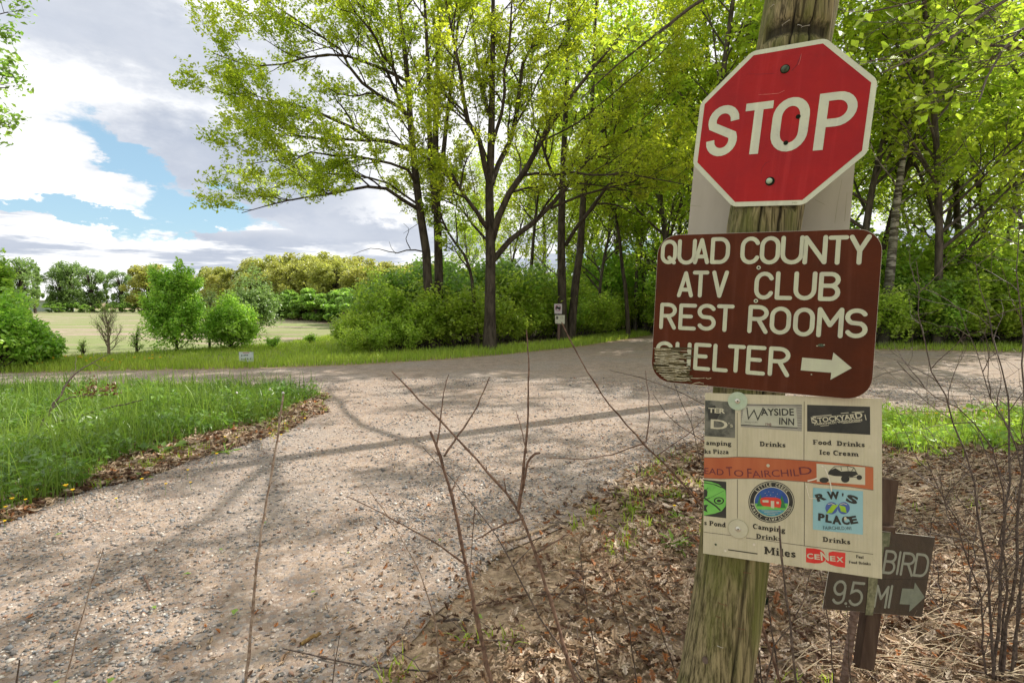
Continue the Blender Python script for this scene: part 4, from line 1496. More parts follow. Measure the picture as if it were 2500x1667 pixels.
def text(pl, body, pl_, pr_, hpx, mat, parent, z=.0006, bold=.012, name='lettering', label=None):
    """text whose base line runs from photo pixel pl_ to pr_; cap height hpx (photo pixels)"""
    me = text_mesh(body, bold)
    n = len(me.vertices)
    co = np.zeros(n * 3, np.float32); me.vertices.foreach_get('co', co); co = co.reshape(-1, 3)
    x0, x1 = co[:, 0].min(), co[:, 0].max()
    a, b = pl.uv(*pl_), pl.uv(*pr_)
    ex = b - a; L = np.linalg.norm(ex); ex /= L; ey = np.array([-ex[1], ex[0]])
    h = np.linalg.norm(pl.uv(pl_[0], pl_[1] - hpx) - a)
    u = (co[:, 0] - x0) / (x1 - x0) * L; v = co[:, 1] / .70 * h
    out_ = np.zeros_like(co)
    out_[:, :2] = a + u[:, None] * ex + v[:, None] * ey
    out_[:, 2] = z
    me.vertices.foreach_set('co', out_.ravel()); me.update()
    o = obj(name, me, mat, parent)
    return o


def poly(pl, pts, mat, parent, z=.0004, name='printed_panel', px=True, thick=0.0):
    P = [tuple(pl.uv(*p)) for p in pts] if px else pts
    M_ = Mesh()
    if thick:
        A = sum(P[i][0] * P[(i + 1) % len(P)][1] - P[(i + 1) % len(P)][0] * P[i][1] for i in range(len(P)))
        if A < 0:
            P = P[::-1]
        M_.prism(P, z, z + thick)
    else:
        M_.add([(x, y, z) for x, y in P], [list(range(len(P)))])
    return M_.build(name, mat, parent)


def disc(pl, c, r_, mat, parent, z0, z1, name, n=24, ry=None, smooth=False):
    M_ = Mesh()
    M_.prism([(c[0] + r_ * math.cos(i * 2 * math.pi / n), c[1] + (ry or r_) * math.sin(i * 2 * math.pi / n)) for i in range(n)], z0, z1)
    return M_.build(name, mat, parent)


def dome(c, r_, h, mat, parent, z0, name, n=14):
    M_ = Mesh(); V = []; fs = []
    rings = 4
    for j in range(rings):
        a = j / rings * math.pi / 2
        for i in range(n):
            V.append((c[0] + r_ * math.cos(a) * math.cos(i * 2 * math.pi / n), c[1] + r_ * math.cos(a) * math.sin(i * 2 * math.pi / n), z0 + h * math.sin(a)))
    V.append((c[0], c[1], z0 + h))
    for j in range(rings - 1):
        for i in range(n):
            fs.append((j * n + i, j * n + (i + 1) % n, (j + 1) * n + (i + 1) % n, (j + 1) * n + i))
    for i in range(n):
        fs.append(((rings - 1) * n + i, (rings - 1) * n + (i + 1) % n, rings * n))
    M_.add(V, fs)
    return M_.build(name, mat, parent, smooth=True)


PS = Plane([1.767, -1.435, 3.6], [.82, .113, -.561], [-.113, .993, .035], .43)
PB = Plane([1.196, -.146, 2.647], [.884, .059, -.464], [-.042, .998, .047], .595)
PP = Plane([1.739, .872, 3.405], [.93, .006, -.369], [-.019, .999, -.029], .48)
POST_R = .104


def axis_depth(pl, px, py):
    d = px_dir(px, py); n = pl.Z; o = pl.o - n * (POST_R + .013)
    return ((o - EYE) @ n) / (d @ n)


def rescaled(args, sc_, px, py, target):
    for _ in range(6):
        z = axis_depth(Plane(*args, sc_), px, py); sc_ *= 1 + (target - z) / target
    return Plane(*args, sc_)


Z_STOP = axis_depth(PS, 1905, 300)
PB = rescaled(([1.196, -.146, 2.647], [.884, .059, -.464], [-.042, .998, .047]), .58, 1843, 760, Z_STOP + .016)
PP = rescaled(([1.739, .872, 3.405], [.93, .006, -.369], [-.019, .999, -.029]), .44, 1810, 1150, Z_STOP + .022)
PD = Plane([3.208, 2.011, 4.713], [.974, .155, .166], [-.159, .987, .007], .457)

# paints
def paint(name, c, c2, rough=.42, spec=.5, sc_=6, bd=.0015, spots=None):
    m, T = new_mat(name)
    tc = T.n('ShaderNodeTexCoord').outputs['Object']
    n = T.noise(tc, sc_, 5, .6); n2 = T.noise(tc, 140, 4, .6)
    col = T.mix(T.smooth(n, .35, .68), c, c2)
    st_ = T.noise(T.vmap(tc, (1, .05, 1)), 38, 4, .6)
    col = T.mix(T.m('MULTIPLY', T.smooth(st_, .50, .72), .22), col, tuple(min(1, x * 1.5 + .03) for x in c))
    col = T.mix(T.m('MULTIPLY', T.smooth(T.noise(tc, 17, 7, .7), .58, .72), .30), col, tuple(x * .45 + .01 for x in c))
    if spots:
        col = T.mix(T.m('MULTIPLY', T.smooth(n2, .60, .72), .5), col, spots)
    out(T, pbsdf(T, col, T.m('ADD', rough - .08, T.m('MULTIPLY', n2, .16)), spec, 0, bump(T, n, bd * 8, .5)))
    return m


M_RED = paint('red_sheeting', (.36, .006, .007), (.29, .005, .009), .45, .25)
M_SWHITE = paint('aged_white_sheeting', (.56, .60, .46), (.50, .53, .43), .5, .4, 9, .0005, (.38, .40, .28))
M_BROWN = paint('brown_sign_paint', (.088, .021, .007), (.064, .017, .007), .5, .12)
M_CREAM = paint('cream_letter_paint', (.50, .54, .39), (.45, .47, .36), .5, .35, 14, .0003, (.40, .42, .28))
M_BOLT = simple('mossy_bolt', (.025, .035, .02), (.08, .12, .07), 120, .6, .4)
M_BOLT2 = simple('green_painted_bolt', (.34, .50, .36), (.45, .60, .45), 160, .5, .4)
M_HOLE = simple('dark_hole', (.006, .012, .008), (.012, .02, .012), 50, .9, .1)
M_ALU = simple('weathered_aluminium', (.46, .43, .36), (.54, .51, .44), 5, .6, .3, .0, stretch=(1, .3, 1))
M_ALU_MOSS = simple('algae_stained_aluminium', (.26, .26, .14), (.40, .38, .28), 8, .65, .3)
M_SCREW = simple('steel_screw', (.50, .48, .42), (.62, .60, .54), 90, .35, .6, .7)
M_RUST = simple('rust', (.10, .038, .02), (.20, .09, .05), 60, .8, .3, bdist=.002)

# --- the wooden post
axis = []
for (px, py, dz) in [(2030, -420, -.02), (1994, -200, -.012), (1957, 0, -.006), (1930, 150, -.002), (1905, 300, 0), (1878, 460, .004), (1861, 560, .006), (1843, 760, .016), (1828, 940, .018), (1810, 1150, .022), (1791, 1350, .026), (1770, 1510, .03), (1742, 1680, .034), (1700, 1850, .04), (1672, 2010, .045)]:
    axis.append(at(px, py, Z_STOP + dz))
axis = np.array(axis)
post_base = np.array([axis[-1][0], axis[-1][1], 0])
post = thing('wooden_post', 'weathered round wooden post with green algae carrying the stop sign', 'post', post_base)
A = resample(axis, 150)
n_, k_ = len(A), 120
zz = np.linspace(0, 1, n_)
tdir = np.gradient(A, axis=0); tdir /= np.linalg.norm(tdir, axis=1)[:, None]
u = np.cross(tdir, RT[None] * 0 + np.array([0, 1., 0])); u /= np.linalg.norm(u, axis=1)[:, None]
v = np.cross(tdir, u)
facing = EYE - A[60]
th0 = math.atan2(facing @ v[60], facing @ u[60])          # angle that faces the camera
V = np.zeros((n_, k_, 3)); groove = np.zeros((n_, k_))
cracks = [(-.42, .055, .0, 1., .010), (.10, .035, 0, .55, .011), (-.12, .03, .0, .40, .008), (.55, .03, .1, .5, .006), (-.75, .03, .3, 1, .006), (.78, .03, .55, 1, .006), (.33, .02, .62, .78, .004), (-.20, .022, .70, .86, .004), (1.15, .03, 0, 1, .007), (-1.2, .03, .2, 1, .007), (2.2, .05, 0, 1, .01), (-2.5, .05, 0, 1, .01)]
for i in range(n_):
    t = zz[i]
    base = .102 + .010 * max(0, t - .72) / .28
    for j in range(k_):
        a = j * 2 * math.pi / k_
        da = (a - th0 + math.pi) % (2 * math.pi) - math.pi
        r_ = base + .0035 * mnoise.noise(Vector((math.cos(a) * 1.5, math.sin(a) * 1.5, t * 5)))
        r_ += .0022 * mnoise.noise(Vector((a * 9, t * 3.0, 3))) + .0012 * mnoise.noise(Vector((a * 22, t * 6.0, 9)))
        g = 0
        for (ca, cw, t0, t1, dep) in cracks:
            cc = ca + .05 * mnoise.noise(Vector((t * 7, ca * 3, 5)))
            if t0 <= t <= t1:
                e = abs(da - cc) / cw
                if e < 1:
                    fade = min(1, (t - t0) / .03 + (t0 == 0), (t1 - t) / .03 + (t1 == 1))
                    g = max(g, (1 - e) * fade * (dep / .009))
                    r_ -= dep * (1 - e) * fade
        V[i, j] = A[i] + (u[i] * math.cos(a) + v[i] * math.sin(a)) * r_
        groove[i, j] = min(1, g)
# the saw cut and rot between the two signs
for i in range(n_):
    x, y, z = to_px(A[i])
    for (ya, yb) in ((505, 524), (92, 118)):
        if ya <= y <= yb:
            for j in range(k_):
                a = j * 2 * math.pi / k_; da = (a - th0 + math.pi) % (2 * math.pi) - math.pi
                if abs(da) < .95:
                    V[i, j] += (A[i] - V[i, j]) * .13; groove[i, j] = max(groove[i, j], .85)
Vf = (V - post_base).reshape(-1, 3)
ii = np.arange(n_ - 1)[:, None] * k_; jj = np.arange(k_)[None]; j2 = (jj + 1) % k_
Qd = np.stack([ii + jj, ii + k_ + jj, ii + k_ + j2, ii + j2], -1).reshape(-1, 4)
pm = new_mesh('shaft', Vf, Qd, smooth=True)
at_ = pm.attributes.new('groove', 'FLOAT', 'POINT'); at_.data.foreach_set('value', groove.ravel().astype(np.float32))
obj('shaft', pm, M_POST, post)


def on_post(px, py, dz=0.0):
    """point on the post's front surface under a photo pixel"""
    d = px_dir(px, py); d = d / np.linalg.norm(d)
    best = None
    t = 1.2
    while t < 2.4:
        p = EYE + d * t
        k = np.argmin(((A - p) ** 2).sum(1))
        if np.linalg.norm(A[k] - p) < .106 + .008 * max(0, zz[k] - .72) / .28 + dz:
            nn = p - A[k]; nn -= tdir[k] * (nn @ tdir[k])
            return p, unit(nn), k
        t += .004
    return EYE + d * 1.7, -FW, 0


# knots, staples and nail ends in the post
for i, (px, py, r_, nm) in enumerate([(1722, 1610, .0095, 'knot'), (1872, 1466, .005, 'knot')]):
    p, nn, k = on_post(px, py)
    M_ = Mesh(); X = unit(np.cross(nn, tdir[k])); Y = tdir[k]
    ring = [p - post_base + nn * .0012 + X * r_ * math.cos(a * .5236) * (1 if i == 0 else .7) + Y * r_ * (1.2 if i == 0 else 2.2) * math.sin(a * .5236) for a in range(12)]
    M_.add(ring, [list(range(12))])
    M_.build('knot', M_HOLE if i else M_TWIG_D, post)
for (xa, ya, xb, yb, mt) in [(1947, 62, 1956, 64, M_SCREW), (1957, 67, 1976, 63, M_SCREW), (1910, 63, 1928, 50, M_SCREW), (1881, 20, 1890, 12, M_SCREW), (1816, 1396, 1832, 1398, M_RUST), (1754, 1470, 1775, 1477, M_RUST), (1748, 1502, 1760, 1507, M_RUST), (1802, 1532, 1817, 1535, M_RUST), (1765, 1520, 1768, 1535, M_RUST), (1752, 1575, 1765, 1580, M_SCREW)]:
    p, nn, _ = on_post(xa, ya); q, n2, _ = on_post(xb, yb)
    w = Wood(); w.tube([p - nn * .003 - post_base, p + nn * .0025 - post_base, q + n2 * .0025 - post_base, q - n2 * .003 - post_base], [.0008] * 4, 4)
    obj('staple', w.mesh('staple'), mt, post)

# --- aluminium plate behind the post
pa = PS.shifted(-.225)
plate = thing('aluminium_plate', 'bare silvery sign plate fixed behind the post, seen below the stop sign', 'sign plate', mw=pa.mw)
poly(pa, [(1695, 396), (2088, 385), (2063, 690), (1668, 690)], M_ALU, plate, z=-.003, name='plate', thick=.003)
# light scratches over it
for pts in ([(2056, 437), (2044, 500), (2038, 545)], [(1990, 488), (2014, 500)], [(1687, 502), (1712, 504)], [(2068, 470), (2062, 540)]):
    M_ = Mesh(); stroke_mesh(M_, [tuple(pa.uv(*p)) for p in pts], .0011, .0003, False); M_.build('scratch', M_ALU_MOSS, plate)

# --- stop sign
stop = thing('stop_sign', 'red octagonal STOP sign with pale border bolted high on the post', 'stop sign', mw=PS.mw)
RO = .457 / 2 / math.cos(math.pi / 8)


def octa(R0, rc, n=5):
    """regular octagon with rounded corners"""
    res = []
    C = [np.array((R0 * math.cos(math.radians(22.5 + 45 * i)), R0 * math.sin(math.radians(22.5 + 45 * i)))) for i in range(8)]
    if rc == 0:
        return [tuple(c) for c in C]
    for i in range(8):
        a, b, c = C[i - 1], C[i], C[(i + 1) % 8]
        p, q = b + unit(a - b) * rc, b + unit(c - b) * rc
        for k in range(n + 1):
            t = k / n
            res.append(tuple((1 - t) ** 2 * p + 2 * t * (1 - t) * b + t * t * q))
    return res


M_ = Mesh(); M_.prism(octa(RO, .014), -.0025, 0.0); M_.build('border', M_SWHITE, stop)
R1 = .430 / 2 / math.cos(math.pi / 8)
M_ = Mesh(); M_.add([(x, y, .0005) for x, y in octa(R1, 0)], [list(range(8))]); M_.build('red_field', M_RED, stop)


def c1(x, y):
    return 1650 + x / 2.7033, y / 2.7033


sw = float(np.linalg.norm(PS.uv(*c1(468, 1015)) - PS.uv(*c1(525, 1015))))
for ch, x0, x1, yt, yb in [('S', 210, 410, 700, 1031), ('T', 447, 625, 677, 1017), ('O', 634, 876, 647, 1000), ('P', 930, 1190, 607, 985)]:
    a = c1(x0, yt); b = c1(x1, yb)
    bx = outer_box(PS, a[0], b[0], a[1], b[1], sw)
    if ch == 'T':      # the stem is square-cut below and the bar square-cut at the ends
        xm = (bx[0] + bx[1]) / 2
        M_ = Mesh(); stroke_mesh(M_, [(bx[0] - sw / 2, bx[3]), (bx[1] + sw / 2, bx[3])], sw * .92, .0012, False)
        stroke_mesh(M_, [(xm, bx[3]), (xm, bx[2] - sw / 2)], sw, .0013, False); M_.build('letter', M_SWHITE, stop)
    elif ch == 'P':
        x0_, x1_, y0_, y1_ = bx
        M_ = Mesh(); stroke_mesh(M_, [(x0_, y0_ - sw / 2), (x0_, y1_ + sw * .46)], sw, .0012, False)
        r_ = (y1_ - y0_) * .27
        stroke_mesh(M_, [(x0_, y1_)] + [(x1_ - r_ + (r_) * px_, y1_ - r_ + r_ * py_) for px_, py_ in arc(0, 0, 1, 1, 90, -90, 12)] + [(x0_, y1_ - 2 * r_)], sw * .92, .0013, False)
        M_.build('letter', M_SWHITE, stop)
    elif ch == 'S':
        x0_, x1_, y0_, y1_ = bx
        cx_ = (x0_ + x1_) / 2; W_ = (x1_ - x0_) / 2; Hh = (y1_ - y0_)
        r2 = Hh * .27
        pts = [(x1_, y1_ - r2 * 1.05)] + [(cx_ + W_ * a_, y1_ - r2 + r2 * b_) for a_, b_ in arc(0, 0, 1, 1, 20, 205, 12)] + [(cx_ + W_ * a_, y0_ + r2 + r2 * b_) for a_, b_ in arc(0, 0, 1, 1, 25, -160, 12)] + [(x0_, y0_ + r2 * 1.05)]
        M_ = Mesh(); stroke_mesh(M_, pts, sw, .0012, False); M_.build('letter', M_SWHITE, stop)
    else:
        M_ = Mesh(); x0_, x1_, y0_, y1_ = bx
        stroke_mesh(M_, [(x0_ + (x1_ - x0_) * p[0], y0_ + (y1_ - y0_) * p[1]) for p in OO], sw, .0012, False); M_.build('letter', M_SWHITE, stop)
c = PS.uv(*c1(721, 458)); disc(PS, c, .0125, M_HOLE, stop, .0005, .002, 'washer', 20); dome(c, .0105, .007, M_BOLT, stop, .002, 'bolt')
c = PS.uv(*c1(622, 1198)); disc(PS, c, .0125, M_HOLE, stop, .0005, .002, 'washer', 20); dome(c + np.array([-.002, .001]), .0085, .008, M_BOLT2, stop, .002, 'bolt')
for (x, y) in [(808, 772), (726, 945)]:
    c = PS.uv(*c1(x, y)); disc(PS, c, .0062, M_HOLE, stop, .0005, .0022, 'bolt_hole', 16)
M_SCR = simple('pale_scratch', (.50, .10, .09), (.60, .22, .18), 60, .5)
M_CREASE = simple('dark_crease', (.10, .005, .012), (.2, .006, .015), 60, .6)
for pts, wd, mt in [([(545, 627), (610, 624), (680, 618), (717, 600)], .0012, M_SCR), ([(765, 470), (800, 430), (828, 360)], .0018, M_CREASE), ([(480, 490), (560, 492), (650, 487)], .0009, M_CREASE), ([(560, 1150), (570, 1110), (590, 1080), (620, 1065)], .0011, M_CREASE), ([(810, 430), (822, 395), (829, 358)], .0008, M_SCR)]:
    M_ = Mesh(); stroke_mesh(M_, [tuple(PS.uv(*c1(*p))) for p in pts], wd, .0009, False); M_.build('scratch', mt, stop)
text(PS, 'MSI', c1(768, 1345), c1(800, 1344), 4, M_ALU_MOSS, stop, .0006, .0)

# --- brown club sign
brown = thing('brown_direction_sign', 'brown sign reading QUAD COUNTY ATV CLUB REST ROOMS SHELTER with arrow', 'direction sign', mw=PB.mw)
W2 = float(PB.uv(2141.5, 766)[0]); H2 = W2 * .779
RC = .060


def rrect(w_, h_, r_, n=8):
    res = []
    for (cx, cy, a0) in ((w_ - r_, h_ - r_, 0), (-w_ + r_, h_ - r_, 90), (-w_ + r_, -h_ + r_, 180), (w_ - r_, -h_ + r_, 270)):
        for k in range(n + 1):
            a = math.radians(a0 + 90 * k / n); res.append((cx + r_ * math.cos(a), cy + r_ * math.sin(a)))
    return res


M_ = Mesh(); M_.prism(rrect(W2, H2, RC), -.0028, 0); M_.build('panel', M_BROWN, brown)
M_ = Mesh(); M_.prism(rrect(W2 + .0009, H2 + .0009, RC), -.0026, -.0008); M_.build('panel_edge', M_ALU, brown)
L5, L6, L7, L8 = (1570, 540), (1870, 540), (1570, 800), (1870, 800)
K = 5.2267
lets = [('Q', L5, 228, 435, 238, 548), ('U', L5, 440, 680, 230, 555), ('A', L5, 645, 850, 218, 550), ('D', L5, 862, 1110, 205, 547), ('C', L5, 1243, 1497, 198, 550),
        ('O', L5, 1492, 1751, 193, 552), ('U', L6, 188, 486, 186, 552), ('N', L6, 475, 783, 182, 552), ('T', L6, 788, 1050, 183, 557), ('Y', L6, 1057, 1340, 172, 557),
        ('A', L5, 440, 645, 640, 972), ('T', L5, 628, 838, 632, 974), ('V', L5, 875, 1088, 630, 978), ('C', L5, 1420, 1673, 645, 1000), ('L', L6, 120, 344, 640, 1005),
        ('U', L6, 354, 648, 642, 1009), ('B', L6, 672, 953, 648, 1020),
        ('R', L5, 213, 428, 1042, 1380), ('E', L5, 456, 682, 1052, 1390), ('S', L5, 692, 932, 1054, 1397), ('T', L5, 935, 1160, 1062, 1412), ('R', L5, 1338, 1600, 1070, 1433),
        ('O', L6, 50, 320, 1090, 1446), ('O', L6, 348, 622, 1102, 1470), ('M', L6, 650, 990, 1100, 1486), ('S', L6, 1005, 1303, 1113, 1492),
        ('S', L7, 163, 382, 172, 482), ('H', L7, 408, 612, 184, 522), ('E', L7, 647, 867, 195, 546), ('L', L7, 890, 1090, 207, 563), ('T', L7, 1075, 1303, 216, 573), ('E', L7, 1316, 1566, 228, 602), ('R', L8, 30, 308, 243, 622)]
bw = float(np.linalg.norm(PB.uv(1570 + 690 / K, 540 + 800 / K) - PB.uv(1570 + 745 / K, 540 + 800 / K))) * .92
for ch, o_, x0, x1, yt, yb in lets:
    letter(PB, ch, outer_box(PB, o_[0] + x0 / K, o_[0] + x1 / K, o_[1] + yt / K, o_[1] + yb / K, bw), bw, M_CREAM, brown)
poly(PB, [(L8[0] + x / K, L8[1] + y / K) for x, y in [(463, 380), (843, 412), (860, 315), (1095, 513), (822, 663), (833, 573), (443, 542)]], M_CREAM, brown, .0008, 'arrow')
for (x, y) in [(1475, 593), (1440, 1017)]:
    c = PB.uv(L5[0] + x / K, L5[1] + y / K)
    disc(PB, c, .0058, M_CREAM, brown, .0004, .0016, 'washer', 18); dome(c, .0028, .0014, M_HOLE, brown, .0016, 'screw', 8)
c = PB.uv(L8[0] + 705 / K, L8[1] + 225 / K); disc(PB, c, .0085, M_BOLT, brown, .0004, .0012, 'chipped_spot', 14, ry=.0042)
for (x, y) in [(652, 232), (742, 218), (580, 595)]:
    c = PB.uv(L8[0] + x / K, L8[1] + y / K); disc(PB, c, .0022, M_CREAM, brown, .0005, .0015, 'paint_chip', 7, ry=.0014)
# peeled and scarred corner, lower left: strips of bare mossy metal and lifted film
M_PEEL1 = simple('bare_weathered_metal', (.035, .030, .014), (.10, .085, .04), 160, .8, .2, stretch=(.12, 1, 1))
M_PEEL2 = simple('lifted_film', (.34, .30, .18), (.60, .57, .42), 90, .6, .2)
r7 = random.Random(77)
for i in range(90):
    y = 255 + (i / 90) ** 1.0 * 420 + r7.uniform(-8, 8)
    xmin = 104 + max(0, (y - 480)) ** 1.25 * .30
    x0 = xmin + 6 + (0 if r7.random() < .6 else r7.uniform(0, 260)); L = r7.uniform(160, 520)
    x1 = min(x0 + L, 700 - abs(y - 400) * .3 - r7.uniform(-30, 190))
    if x1 - x0 < 30:
        continue
    n = 9; pts = []
    for k in range(n):
        t = k / (n - 1); pts.append((L7[0] + (x0 + (x1 - x0) * t) / K, L7[1] + (y + r7.uniform(-5, 5) + 14 * t) / K))
    M_ = Mesh()
    dk = i % 7 not in (0, 3)
    uvp = [PB.uv(*p) for p in pts]
    uvp = [p for p in uvp if abs(p[0]) < W2 - .004 and abs(p[1]) < H2 - .004]
    if len(uvp) < 3:
        continue
    wdt = r7.uniform(.0035, .0075) if dk else r7.uniform(.0012, .0026)
    stroke_mesh(M_, uvp, wdt, .0013 + i * .00004 if dk else .0045 + i * .00004, False)
    M_.build('peeled_strip', M_PEEL1 if dk else M_PEEL2, brown)
for pts in ([(610, 730), (660, 705), (720, 697), (775, 712)], [(560, 640), (700, 645), (785, 640)], [(800, 640), (830, 650), (870, 640)], [(700, 742), (830, 738)]):
    M_ = Mesh(); stroke_mesh(M_, [tuple(PB.uv(L7[0] + x / K, L7[1] + y / K)) for x, y in pts], .0018, .0016, False); M_.build('paint_chip', M_PEEL2, brown)

# heavy slab-serif letters drawn as strokes: (advance, [(width, points)...]), cap height 1, x height .68
HB, TB, SB = .24, .11, .10
def vs(x, y0, y1, l=1, r=1, both=True):
    q = [(HB, [(x, y0), (x, y1)])]
    q.append((SB, [(x - .20 * l, y0 + .05), (x + .20 * r, y0 + .05)]))
    if both:
        q.append((SB, [(x - .20 * l, y1 - .05), (x + .20 * (r if both == 2 else 0), y1 - .05)]))
    return q
SLAB_G = {
    'D': (.95, vs(.22, 0, 1, 1, .2, 2) + [(TB, [(.2, .95), (.42, .95)]), (TB, [(.2, .05), (.42, .05)]), (.22, [(.42, .92), (.66, .8), (.74, .5), (.66, .2), (.42, .08)])]),
    'F': (.82, vs(.22, 0, 1, 1, 1, 2) + [(TB, [(.2, .95), (.74, .95)]), (.09, [(.72, .98), (.72, .72)]), (TB, [(.2, .5), (.5, .5)]), (.09, [(.52, .62), (.52, .38)])]),
    'I': (.50, vs(.25, 0, 1, 1, 1, 2)),
    'M': (1.22, vs(.2, 0, 1, 1, .8, 2) + [(.2, [(.22, .96), (.58, .2)]), (.1, [(.58, .2), (.92, .96)])] + vs(.98, 0, 1, 1, 1, 2)),
    'P': (.88, vs(.22, 0, 1, 1, 1, 2) + [(TB, [(.2, .95), (.5, .95)]), (.2, [(.48, .93), (.68, .84), (.7, .7), (.62, .54), (.46, .48)]), (TB, [(.5, .46), (.2, .46)])]),
    'C': (.88, [(.22, [(.62, .9), (.42, .93), (.2, .78), (.15, .5), (.2, .22), (.42, .07)]), (TB, [(.42, .06), (.62, .08), (.76, .22)]), (.1, [(.74, 1), (.74, .66)])]),
    'a': (.68, [(.17, [(.12, .5), (.22, .62), (.38, .62), (.46, .5)]), (.21, [(.46, .54), (.46, .05)]), (TB, [(.46, .06), (.62, .06)]), (.17, [(.46, .38), (.2, .32), (.14, .18), (.24, .08), (.44, .14)])]),
    'c': (.62, [(.2, [(.48, .58), (.34, .62), (.17, .5), (.14, .34), (.18, .16), (.36, .07), (.54, .16)]), (.1, [(.52, .66), (.52, .44)])]),
    'd': (.76, [(.2, [(.5, .56), (.34, .62), (.16, .5), (.13, .34), (.17, .15), (.34, .06), (.5, .14)]), (.22, [(.52, 1), (.52, .02)]), (SB, [(.36, .95), (.54, .95)]), (SB, [(.52, .05), (.72, .05)])]),
    'e': (.66, [(.2, [(.56, .16), (.36, .06), (.18, .15), (.13, .34), (.18, .54), (.34, .62)]), (.16, [(.34, .62), (.5, .54), (.54, .38)]), (.09, [(.56, .34), (.14, .34)])]),
    'g': (.70, [(.18, [(.3, .62), (.14, .5), (.16, .32), (.3, .24), (.46, .32), (.48, .5), (.32, .62)]), (.1, [(.44, .6), (.66, .62)]), (.15, [(.2, .24), (.14, .08), (.3, .04), (.56, .0), (.56, -.16), (.34, -.24), (.12, -.16), (.14, .0)])]),
    'i': (.46, vs(.23, 0, .68, 1, 1, True) + [(.21, [(.23, .8), (.23, .99)])]),
    'k': (.80, vs(.2, 0, 1, 1, .7, True) + [(.1, [(.28, .3), (.58, .6)]), (SB, [(.46, .63), (.74, .63)]), (.2, [(.38, .4), (.64, .06)]), (SB, [(.48, .05), (.8, .05)])]),
    'l': (.46, vs(.23, 0, 1, 1, 1, True)),
    'm': (1.16, vs(.2, 0, .68, 1, .8, True) + [(.14, [(.26, .52), (.42, .62), (.56, .52)])] + vs(.58, 0, .58, .6, .8, False) + [(.14, [(.64, .52), (.8, .62), (.94, .52)])] + vs(.96, 0, .56, .6, 1, False)),
    'n': (.80, vs(.2, 0, .68, 1, .8, True) + [(.14, [(.26, .52), (.44, .62), (.58, .52)])] + vs(.6, 0, .58, .6, 1, False)),
    'o': (.70, [(.2, [(.35, .61), (.18, .53), (.13, .34), (.18, .15), (.35, .07), (.52, .15), (.57, .34), (.52, .53), (.35, .61)])]),
    'p': (.76, vs(.22, -.26, .68, 1, 1, True) + [(.2, [(.26, .54), (.44, .62), (.6, .5), (.62, .34), (.58, .16), (.42, .06), (.26, .14)])]),
    'r': (.62, vs(.2, 0, .68, 1, 1.1, True) + [(.15, [(.26, .46), (.38, .6), (.5, .6)]), (.17, [(.5, .64), (.5, .48)])]),
    's': (.58, [(.17, [(.46, .56), (.3, .61), (.15, .52), (.22, .38), (.4, .3), (.46, .18), (.34, .08), (.12, .12)]), (.08, [(.46, .66), (.46, .46)]), (.08, [(.12, .02), (.12, .24)])]),
    'u': (.78, vs(.2, .12, .68, 1, 0, True)[:1] + [(SB, [(.04, .63), (.2, .63)]), (.14, [(.2, .18), (.34, .07), (.5, .14)]), (.22, [(.56, .68), (.56, .0)]), (SB, [(.42, .63), (.56, .63)]), (SB, [(.56, .05), (.74, .05)])]),
    'z': (.62, [(.13, [(.1, .62), (.52, .62)]), (.16, [(.5, .6), (.12, .08)]), (.13, [(.1, .06), (.52, .06)]), (.08, [(.54, .02), (.54, .22)])]),
    ' ': (.42, []),
}


def slab(pl, body, p0, p1, hpx, mat, parent, z=.0009):
    a, b = pl.uv(*p0), pl.uv(*p1)
    ex = b - a; L = np.linalg.norm(ex); ex /= L; ey = np.array([-ex[1], ex[0]])
    h = np.linalg.norm(pl.uv(p0[0], p0[1] - hpx) - a)
    tot = sum(SLAB_G[c][0] for c in body)
    sx = L / tot
    M_ = Mesh(); x = 0
    i = 0
    for c in body:
        adv, sts = SLAB_G[c]
        for wd, P in sts:
            stroke_mesh(M_, [tuple(a + ex * (x + q[0]) * sx + ey * q[1] * h) for q in P], wd * (sx * .55 + h * .45), z + (i % 9) * .00003, False)
            i += 1
        x += adv
    return M_.build('lettering', mat, parent)


# --- printed business board
M_BOARD = None
def board_mat():
    m, T = new_mat('fluted_plastic_board')
    tc = T.n('ShaderNodeTexCoord').outputs['Object']
    wv = T.noise(T.vmap(tc, (1, .02, 1)), 260, 2, .5)
    n = T.noise(tc, 7, 5, .6); n2 = T.noise(tc, 60, 5, .65)
    c = T.mix(T.smooth(n, .35, .7), (.54, .50, .36), (.47, .44, .31))
    c = T.mix(T.m('MULTIPLY', T.smooth(wv, .4, .7), .22), c, (.36, .34, .24))
    c = T.mix(T.m('MULTIPLY', T.smooth(T.noise(T.vmap(tc, (1, .12, 1)), 22, 6, .65), .5, .68), .3), c, (.34, .31, .20))
    sep = T.n('ShaderNodeSeparateXYZ'); T.set(sep, 0, tc)
    low = T.smooth(T.m('ADD', sep.outputs[1], T.m('MULTIPLY', n2, .05)), -.205, -.245)
    right = T.smooth(sep.outputs[0], -.02, .12)
    c = T.mix(T.m('MULTIPLY', T.m('MULTIPLY', low, right), .75), c, (.22, .19, .08))
    c = T.mix(T.m('MULTIPLY', T.smooth(n2, .62, .72), .35), c, (.30, .28, .18))
    out(T, pbsdf(T, c, .5, .4, 0, bump(T, wv, .0012, .6)))
    return m


